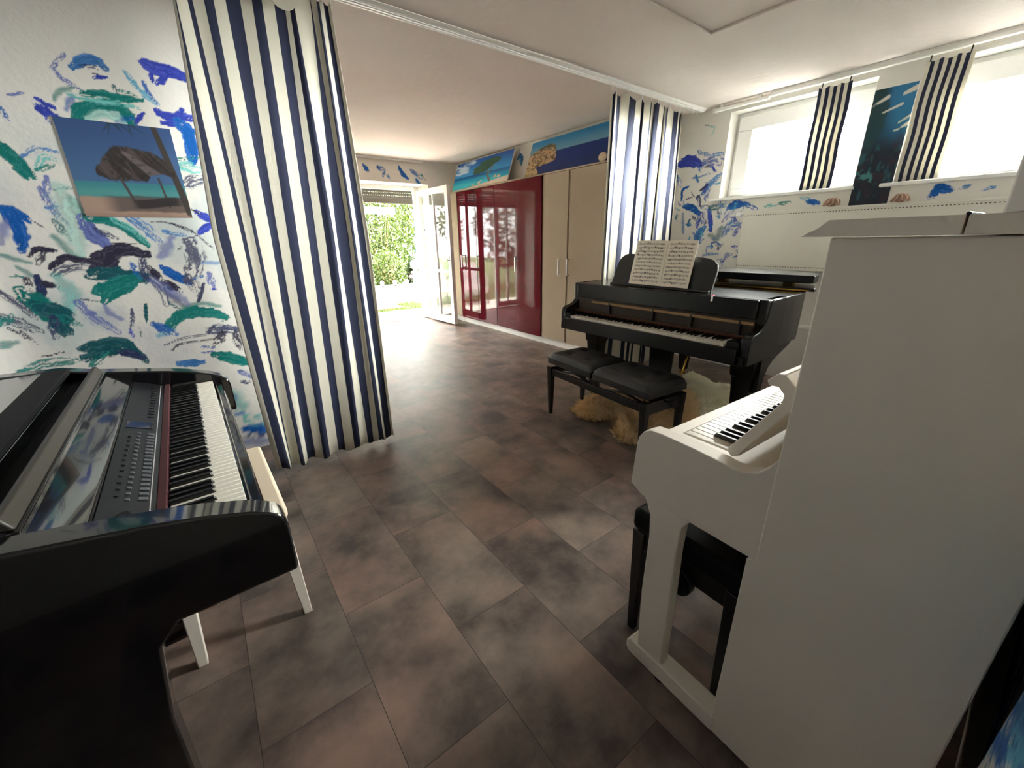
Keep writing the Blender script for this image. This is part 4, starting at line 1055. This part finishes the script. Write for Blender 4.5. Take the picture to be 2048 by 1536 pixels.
for y in (2.02,1.64,1.36,1.06): G(MB().box(2.430,2.458,y-.005,y+.005,.752,.842).tube([(2.438,y,.752),(2.438,y,.775)],.006,8), 'action_bracket', M['black_satin'])
G(MB().box(2.440,2.462,.985,2.366,.858,.966), 'front_board', M['black_grand'], .004)
# music desk leaning back
def desk(py, pz): return (2.565+(pz-.968)*.36, py, pz)
out = [(1.325,.969),(1.325,1.10),(1.335,1.135),(1.365,1.16),(1.40,1.172),(1.45,1.178),(2.02,1.192),(2.06,1.188),(2.095,1.165),(2.112,1.13),(2.125,.969)]
b = MB(); n = len(out); b.add([desk(*q) for q in out]+[(desk(*q)[0]+.016,q[0],q[1]-.005) for q in out],[list(range(n)),list(range(n,2*n))[::-1]]+[((i+1)%n,i,n+i,n+(i+1)%n) for i in range(n)])
G(b, 'music_desk', M['black_matt'], .003)
G(MB().box(2.545,2.572,1.33,2.12,.969,.982), 'desk_ledge', M['black_matt'], .002)
lid = [(3.00,.905),(3.03,.905)]+[(x+.03,y-.03) for x,y in rim[3:9]]+[(3.92,1.95),(3.95,2.12),(3.90,2.29),(3.78,2.41),(3.62,2.445),(3.00,2.445)]
G(MB().prism(lid,'z',.972,.992), 'lid', M['black_grand'], .005)
G(MB().box(2.994,3.0,.93,2.43,.974,.982), 'hinge_strip', M['brass'])
fl_ = [(3.02,.925),(3.16,.945),(3.30,1.02),(3.43,1.16),(3.46,1.22),(3.46,2.43),(3.02,2.43)]
G(MB().prism(fl_,'z',1.018,1.066), 'folded_lid_flap', M['black_grand'], .005)
m = MB()
for y in (1.2,1.68,2.2): m.box(3.40,3.46,y-.03,y+.03,.992,1.018)
G(m, 'lid_hinge', M['brass'])
for (x,y) in ((2.56,1.03),(2.58,2.25)):
    lg = MB().stack(x,y,[(.055,.032,.032),(.49,.058,.058),(.50,.066,.066),(.616,.075,.075)])
    br = [(x+.040,.40),(x+.055,.49),(x+.09,.548),(x+.15,.588),(x+.24,.618),(x+.31,.640),(x+.37,.668),(x-.02,.668),(x-.02,.40)]; G(MB().prism(br,'y',y-.085 if y < 1.5 else y-.05,y+.05), 'leg_bracket', M['black_grand'], .004); o = G(lg, 'leg', M['black_grand'], .006)
    c = MB().tube([(x-.014,y,.028),(x+.014,y,.028)],.028,14).box(x-.016,x+.016,y-.016,y+.016,.035,.06).build('caster', M['brass'], o)
lg = MB().stack(3.70,2.08,[(.055,.032,.032),(.49,.058,.058),(.50,.066,.066),(.668,.075,.075)]); o = G(lg, 'leg', M['black_grand'], .006)
MB().tube([(3.686,2.08,.028),(3.714,2.08,.028)],.028,14).build('caster', M['brass'], o)
ly = G(MB().box(2.60,2.72,1.56,1.80,.10,.155).taper(2.66,1.68,.155,.615,.02,.075,.02,.10), 'pedal_lyre', M['black_grand'], .005)
for y in (1.62,1.68,1.74): MB().hexa([(2.48,y-.013,.06),(2.60,y-.010,.085),(2.60,y+.010,.085),(2.48,y+.013,.06),(2.48,y-.015,.072),(2.60,y-.010,.095),(2.60,y+.010,.095),(2.48,y+.015,.072)]).build('pedal', M['brass'], ly, bev=.003)
for y in (1.555,1.80): MB().tube([(2.70,y,.14),(2.86,y,.62)],.006,8).build('brace_rod', M['brass'], ly, smooth=True)
pc = thing('clip_lamp', 'tiny pink and white clip on the grand piano front edge, right of the music desk', 'clip', (2.445,1.245,.966))
MB().box(-.010,.012,-.007,.007,0,.008).build('clip_body', M['pink'], pc, bev=.002)
MB().box(-.012,-.006,-.006,.006,-.03,.004).build('clip_tongue', M['white_trim'], pc, bev=.001)

# open music book on the desk
mbk = thing('music_book', 'open music book with printed staves on the grand piano music desk', 'music book', (2.57,1.69,.983))
def page(sgn, wpg, name):
    def pap(u, v):
        im = np.full((len(u),3), .0); im[...] = lin((244,237,220))
        inside = (u > .09)*(u < .93)
        for k in range(11):
            c = .92-k*.083; dv = (v-c)
            for l in range(5): mixc(im, (np.abs(dv-.007*(l-2)) < .0021)*inside*.55, lin((60,52,48)))
            nt = fbm(u*46+k*3.3,np.full_like(u,k*7.1),k)
            up_ = sstep(.50,.60,nt)*sstep(.024,.014,np.abs(dv-.016*np.sin(u*19+k*2)))*inside*(hashn(np.floor(u*60),np.full_like(u,k),9) > .35)
            mixc(im, up_*.75, lin((48,42,40)))
            mixc(im, ((np.abs(dv) < .017)*(np.abs((u*5+k*.37)%1-.5) < .012)*inside)*.6, lin((50,44,42)))
        return im
    nu, nv = 90, 200; U, W = np.meshgrid(np.linspace(0,1,nu),np.linspace(0,1,nv)); u = U.ravel(); v = W.ravel()
    bulge = .018*np.sin(np.pi*np.clip(u,0,1))**.8*(1-.2*v)+.008*u
    q = u if sgn < 0 else u
    y = (.0 - sgn*0) + (-sgn)*(-1)*0
    d = u*wpg*(1 if sgn > 0 else -1)
    zz = v*.298
    X = -.012+zz*.30-bulge+.010*v*u; Yy = -d+ .018*v
    Vv = np.stack([X,Yy,zz+.004*np.sin(u*3)],1)
    CO = pap(u if sgn > 0 else 1-u, v)
    a = (np.arange(nv-1)[:,None]*nu+np.arange(nu-1)[None,:]).ravel(); F = np.stack([a,a+1,a+nu+1,a+nu],1).tolist()
    me = bpy.data.meshes.new(name); me.from_pydata(Vv.tolist(),[],F); me.materials.append(M['paper'])
    at = me.color_attributes.new('Col','FLOAT_COLOR','POINT'); at.data.foreach_set('color',np.hstack([CO,np.ones((len(CO),1))]).astype(np.float32).ravel())
    me.polygons.foreach_set('use_smooth',[True]*len(F)); me.update()
    o = bpy.data.objects.new(name, me); C.objects.link(o); o.parent = mbk
    q = o.modifiers.new('solid','SOLIDIFY'); q.thickness = .0035; q.offset = -1
page(-1,.255,'left_page'); page(1,.215,'right_page')

# double piano bench
bn = thing('piano_bench', 'black double piano bench with two buttoned leather cushions before the grand piano', 'piano bench', (2.135,1.725,0), math.radians(-4.8))
for s in (-1,1):
    y0, y1 = (s*.242-.235, s*.242+.235)
    n = 48; k = 30; vs = []; fs = []
    def top(x,y):
        ex = (1-abs(x)**9)**.5; ey = (1-abs(y)**13)**.5; z = .455+.047*ex*ey
        for bx,by in ((-.42,-.45),(.42,-.45),(-.42,.45),(.42,.45)): z -= .016*math.exp(-(((x-bx)/.16)**2+((y-by)/.13)**2))
        return z
    for j in range(n+1):
        for i in range(k+1):
            x = -1+2*i/k; y = -1+2*j/n; vs.append((x*.178, s*.242+y*.233, top(x,y)))
    for j in range(n):
        for i in range(k): fs.append((j*(k+1)+i,j*(k+1)+i+1,(j+1)*(k+1)+i+1,(j+1)*(k+1)+i))
    m = MB().add(vs,fs).box(-.178,.178,y0+.002,y1-.002,.415,.455)
    cu = m.build('cushion', M['leather'], bn, smooth=True)
    cu.data.set_sharp_from_angle(angle=1.0)
    for bx,by in ((-.42,-.45),(.42,-.45),(-.42,.45),(.42,.45)): MB().ball((bx*.178,s*.242+by*.233,.486),.010,10,6,(1,1,.5)).build('button', M['leather'], cu, smooth=True)
    m = MB().tube([(-.11,s*.242-.16,.405),(-.11,s*.242+.16,.352)],.009,6).tube([(.11,s*.242-.16,.405),(.11,s*.242+.16,.352)],.009,6).tube([(-.11,s*.242+.16,.405),(-.11,s*.242-.16,.352)],.009,6).tube([(.11,s*.242+.16,.405),(.11,s*.242-.16,.352)],.009,6)
    m.tube([(-.11,s*.242,.3785),(.11,s*.242,.3785)],.007,6)
    m.build('scissor_lift', M['black_satin'], bn, smooth=True)
    MB().tube([(-.01,s*.455,.375),(-.01,s*.53,.375)],.008,8).tube([(-.01,s*.515,.375),(-.01,s*.54,.375)],.026,14).build('height_knob', M['black_satin'], bn)
    MB().box(-.16,.16,s*.452-.014,s*.452+.014,.31,.385).build('end_rail', M['black_satin'], bn, bev=.003)
    for sx in (-1,1): MB().taper(sx*.165,s*.452,0,.39,.013,.013,.023,.023).build('leg', M['black_satin'], bn, bev=.003)
for sx in (-1,1): MB().box(sx*.165-.010,sx*.165+.010,-.447,.447,.325,.375).build('side_rail', M['black_satin'], bn, bev=.003)

# sheepskins
def inside_poly(pts):
    P = np.array(pts)
    def f(x, y):
        c = np.zeros(len(x),bool); j = len(P)-1
        for i in range(len(P)):
            cond = ((P[i,1] > y) != (P[j,1] > y)) & (x < (P[j,0]-P[i,0])*(y-P[i,1])/(P[j,1]-P[i,1]+1e-12)+P[i,0]); c ^= cond; j = i
        return c
    return f
def sheepskin(label, pts, m, n, hgt, seed):
    c = np.array(pts).mean(0); P = np.array(pts)-c
    r = thing('sheepskin_rug', label, 'rug', (c[0],c[1],0))
    ins = inside_poly(P); R = np.random.RandomState(seed)
    def edge(x, y):
        d = np.full(x.shape, 9.0)
        for i in range(len(P)):
            q = P[i]; e = P[(i+1)%len(P)]-q; t = np.clip(((x-q[0])*e[0]+(y-q[1])*e[1])/(e@e),0,1)
            d = np.minimum(d, np.hypot(x-q[0]-t*e[0], y-q[1]-t*e[1]))
        return d
    def top(x, y): return .006+hgt*.75*sstep(0,.07,edge(x,y))*(.35+1.1*fbm(x*13,y*13,seed+8)*fbm(x*5+3,y*5,seed+2)*1.6)
    lo = P.min(0)-.03; hi = P.max(0)+.03; st = .014
    gx, gy = np.meshgrid(np.arange(lo[0],hi[0],st), np.arange(lo[1],hi[1],st)); ok = ins(gx.ravel(),gy.ravel()).reshape(gx.shape)
    gz = top(gx,gy); ny, nx = gx.shape; cell = ok[:-1,:-1]&ok[1:,:-1]&ok[:-1,1:]&ok[1:,1:]
    jj, ii = np.nonzero(cell); q0 = jj*nx+ii; used, inv = np.unique(np.stack([q0,q0+1,q0+nx+1,q0+nx],1), return_inverse=True)
    hb = MB(); hb.v = np.stack([gx.ravel()[used],gy.ravel()[used],gz.ravel()[used]],1).tolist(); hb.f = inv.reshape(-1,4).tolist(); hb.mi = [0]*len(hb.f)
    hb.build('hide', m, r, smooth=True)
    # fluffy coat: many tapering tufts that lie over in curls
    x = R.uniform(lo[0],hi[0],n*3); y = R.uniform(lo[1],hi[1],n*3)
    wob = .04*(np.stack([fbm(x*9,y*9,seed),fbm(x*9+7,y*9,seed+1)],1)-.5)
    k = ins(x+wob[:,0],y+wob[:,1]); x = x[k]; y = y[k]; nn = len(x)
    dirn = fbm(x*9,y*9,seed+4)*15; h = hgt*.42*R.uniform(.6,1.2,nn); tl = h*R.uniform(.8,1.5,nn); wd = .0055*R.uniform(.7,1.5,nn)
    od = np.stack([x,y],1)/np.maximum(np.hypot(x,y),.01)[:,None]; eo = sstep(.07,0,edge(x,y))
    tx = np.cos(dirn)*tl*.7+od[:,0]*tl*(.2+.8*eo); ty = np.sin(dirn)*tl*.7+od[:,1]*tl*(.2+.8*eo)
    a = R.uniform(0,6.283,nn); z0 = top(x,y)-.004
    B = [np.stack([x+np.cos(a+q)*wd,y+np.sin(a+q)*wd,z0],1) for q in (0,2.094,4.189)]
    tip = np.stack([x+tx,y+ty,z0+h],1)
    V = np.stack(B+[tip],1).reshape(-1,3); i0 = np.arange(nn)[:,None]*4
    F = np.concatenate([i0+np.array([[0,1,3]]),i0+np.array([[1,2,3]]),i0+np.array([[2,0,3]])]).tolist()
    mb = MB(); mb.v = V.tolist(); mb.f = F; mb.mi = [0]*len(F)
    f_ = mb.build('fur', m, r); f_['kind'] = 'stuff'
sheepskin('golden brown fluffy sheepskin rug lying half under the piano bench', [(2.175, 2.082), (2.361, 2.179), (2.545, 2.148), (2.829, 2.191), (3.134, 2.117), (3.21, 1.93), (3.173, 1.665), (2.917, 1.454), (2.502, 1.312), (2.288, 1.31), (2.123, 1.388), (2.042, 1.507), (2.105, 1.631), (2.25, 1.729), (2.275, 1.801), (2.154, 1.852), (2.107, 1.962)], M['fur_gold'], 9000, .075, 3)
sheepskin('pale beige sheepskin rug under the grand piano, right of the golden one', [(3.259, 2.014), (3.451, 2.006), (3.796, 2.028), (3.74, 1.865), (3.613, 1.723), (3.677, 1.616), (3.744, 1.491), (3.579, 1.333), (3.174, 1.121), (2.881, 1.132), (2.526, 1.233), (2.804, 1.422), (3.195, 1.678)], M['fur_pale'], 8000, .05, 6)

# ------------------------------------------------------------------ black digital piano
dp = thing('digital_piano', 'glossy black digital piano with control panel at the brush-painted wall', 'digital piano', (-.036,1.64,0), math.radians(1.4))
side = [(.062,.545),(.066,.56),(.066,.672),(.063,.692),(.054,.708),(.036,.722),(.0,.741),(-.08,.768),(-.15,.785),(-.26,.806),(-.37,.826),(-.46,.850),(-.64,.856),(-.64,.0),(-.24,.0),(-.235,.30),(-.21,.50),(-.17,.545)]
for y0 in (-.690,.622): MB().prism(side,'y',y0,y0+.068).build('end_panel', M['black'], dp, bev=.006)
MB().box(-.30,.034,-.622,.622,.560,.672).build('keybed', M['black'], dp, bev=.004)
MB().box(.006,.034,-.622,.622,.672,.702).build('key_slip', M['black'], dp, bev=.006)
keyboard(dp, (0,0,.709), math.pi/2, pitch=.02365)
MB().box(-.168,-.152,-.620,.620,.690,.7265).build('key_felt', M['felt_red'], dp)
def pz(x): return .724+(-.168-x)*.42
MB().prism([(-.340,.66),(-.262,.66),(-.262,pz(-.262)+.010),(-.266,pz(-.262)+.014),(-.340,pz(-.340)+.016)],'y',-.62,.62).build('gloss_panel', M['black'], dp, bev=.002)
pan = MB().hexa([(-.262,-.62,.66),(-.168,-.62,.66),(-.168,.62,.66),(-.262,.62,.66),(-.262,-.62,pz(-.262)),(-.168,-.62,pz(-.168)),(-.168,.62,pz(-.168)),(-.262,.62,pz(-.262))]).build('control_panel', M['plastic_dark'], dp, bev=.002)
def pbox(name, x0, x1, y0, y1, h, m): 
    return MB().hexa([(x0,y0,pz(x0)-.002),(x1,y0,pz(x1)-.002),(x1,y1,pz(x1)-.002),(x0,y1,pz(x0)-.002),(x0,y0,pz(x0)+h),(x1,y0,pz(x1)+h),(x1,y1,pz(x1)+h),(x0,y1,pz(x0)+h)]).build(name, m, pan, bev=.001)
for k in range(18): pbox('button', -.200,-.184,-.46+k*.026,-.447+k*.026,.003,M['plastic_mid'])
for k in range(16): pbox('button', -.222,-.214,-.46+k*.030,-.450+k*.030,.003,M['plastic_mid'])
for k in range(12): pbox('button', -.240,-.233,-.44+k*.036,-.430+k*.036,.003,M['plastic_dark'])
for k in range(12): pbox('button', -.205,-.190,.16+k*.034,.172+k*.034,.003,M['plastic_dark'])
pbox('display', -.250,-.190,.04,.10,.002,M['black'])
MB().tube([(-.222,-.550,pz(-.222)-.004),(-.226,-.550,pz(-.222)+.006)],.024,24).build('dial', M['plastic_dark'], pan, bev=.002)
MB().box(-.181,-.179,-.60,.60,.728,.7295).build('panel_print', M['print_white'], pan)
MB().box(-.352,-.332,-.622,.622,.66,.822).build('music_ledge', M['black'], dp, bev=.003)
MB().hexa([(-.358,-.612,.822),(-.338,-.612,.822),(-.338,.612,.822),(-.358,.612,.822),(-.366,-.612,.850),(-.352,-.612,.850),(-.352,.612,.850),(-.366,.612,.850)]).build('ledge_strip', M['strip'], dp, bev=.004)
MB().box(-.43,-.352,-.622,.622,.66,.80).build('lid_well', M['black_dull'], dp)
MB().box(-.50,-.43,-.622,.622,.835,.856).build('folded_lid', M['black_dull'], dp, bev=.004)
MB().box(-.64,-.43,-.622,.622,.66,.834).box(-.64,-.50,-.622,.622,.834,.850).build('top_board', M['black'], dp, bev=.003)
MB().box(-.62,-.60,-.622,.622,.08,.70).build('rear_panel', M['black'], dp)
MB().box(-.46,-.25,-.15,.15,.04,.11).build('pedal_box', M['black'], dp, bev=.004)
for y in (-.07,0,.07): MB().box(-.25,-.165,y-.012,y+.012,.062,.074).build('pedal', M['brass'], dp, bev=.004)

wb = thing('piano_bench', 'white wooden piano bench with cream seat under the black digital piano', 'piano bench', (-.105,1.655,0), math.radians(1.4))
MB().box(-.17,.17,-.285,.285,.425,.468).build('seat', M['cream'], wb, bev=.012, seg=3)
MB().box(-.150,.150,-.262,.262,.365,.424).build('apron', M['white_piano'], wb, bev=.003)
for sx in (-1,1):
    for sy in (-1,1): MB().taper(sx*.160,sy*.268,0,.424,.014,.014,.024,.024,dx=-sx*.020,dy=-sy*.012).build('leg', M['white_piano'], wb, bev=.003)
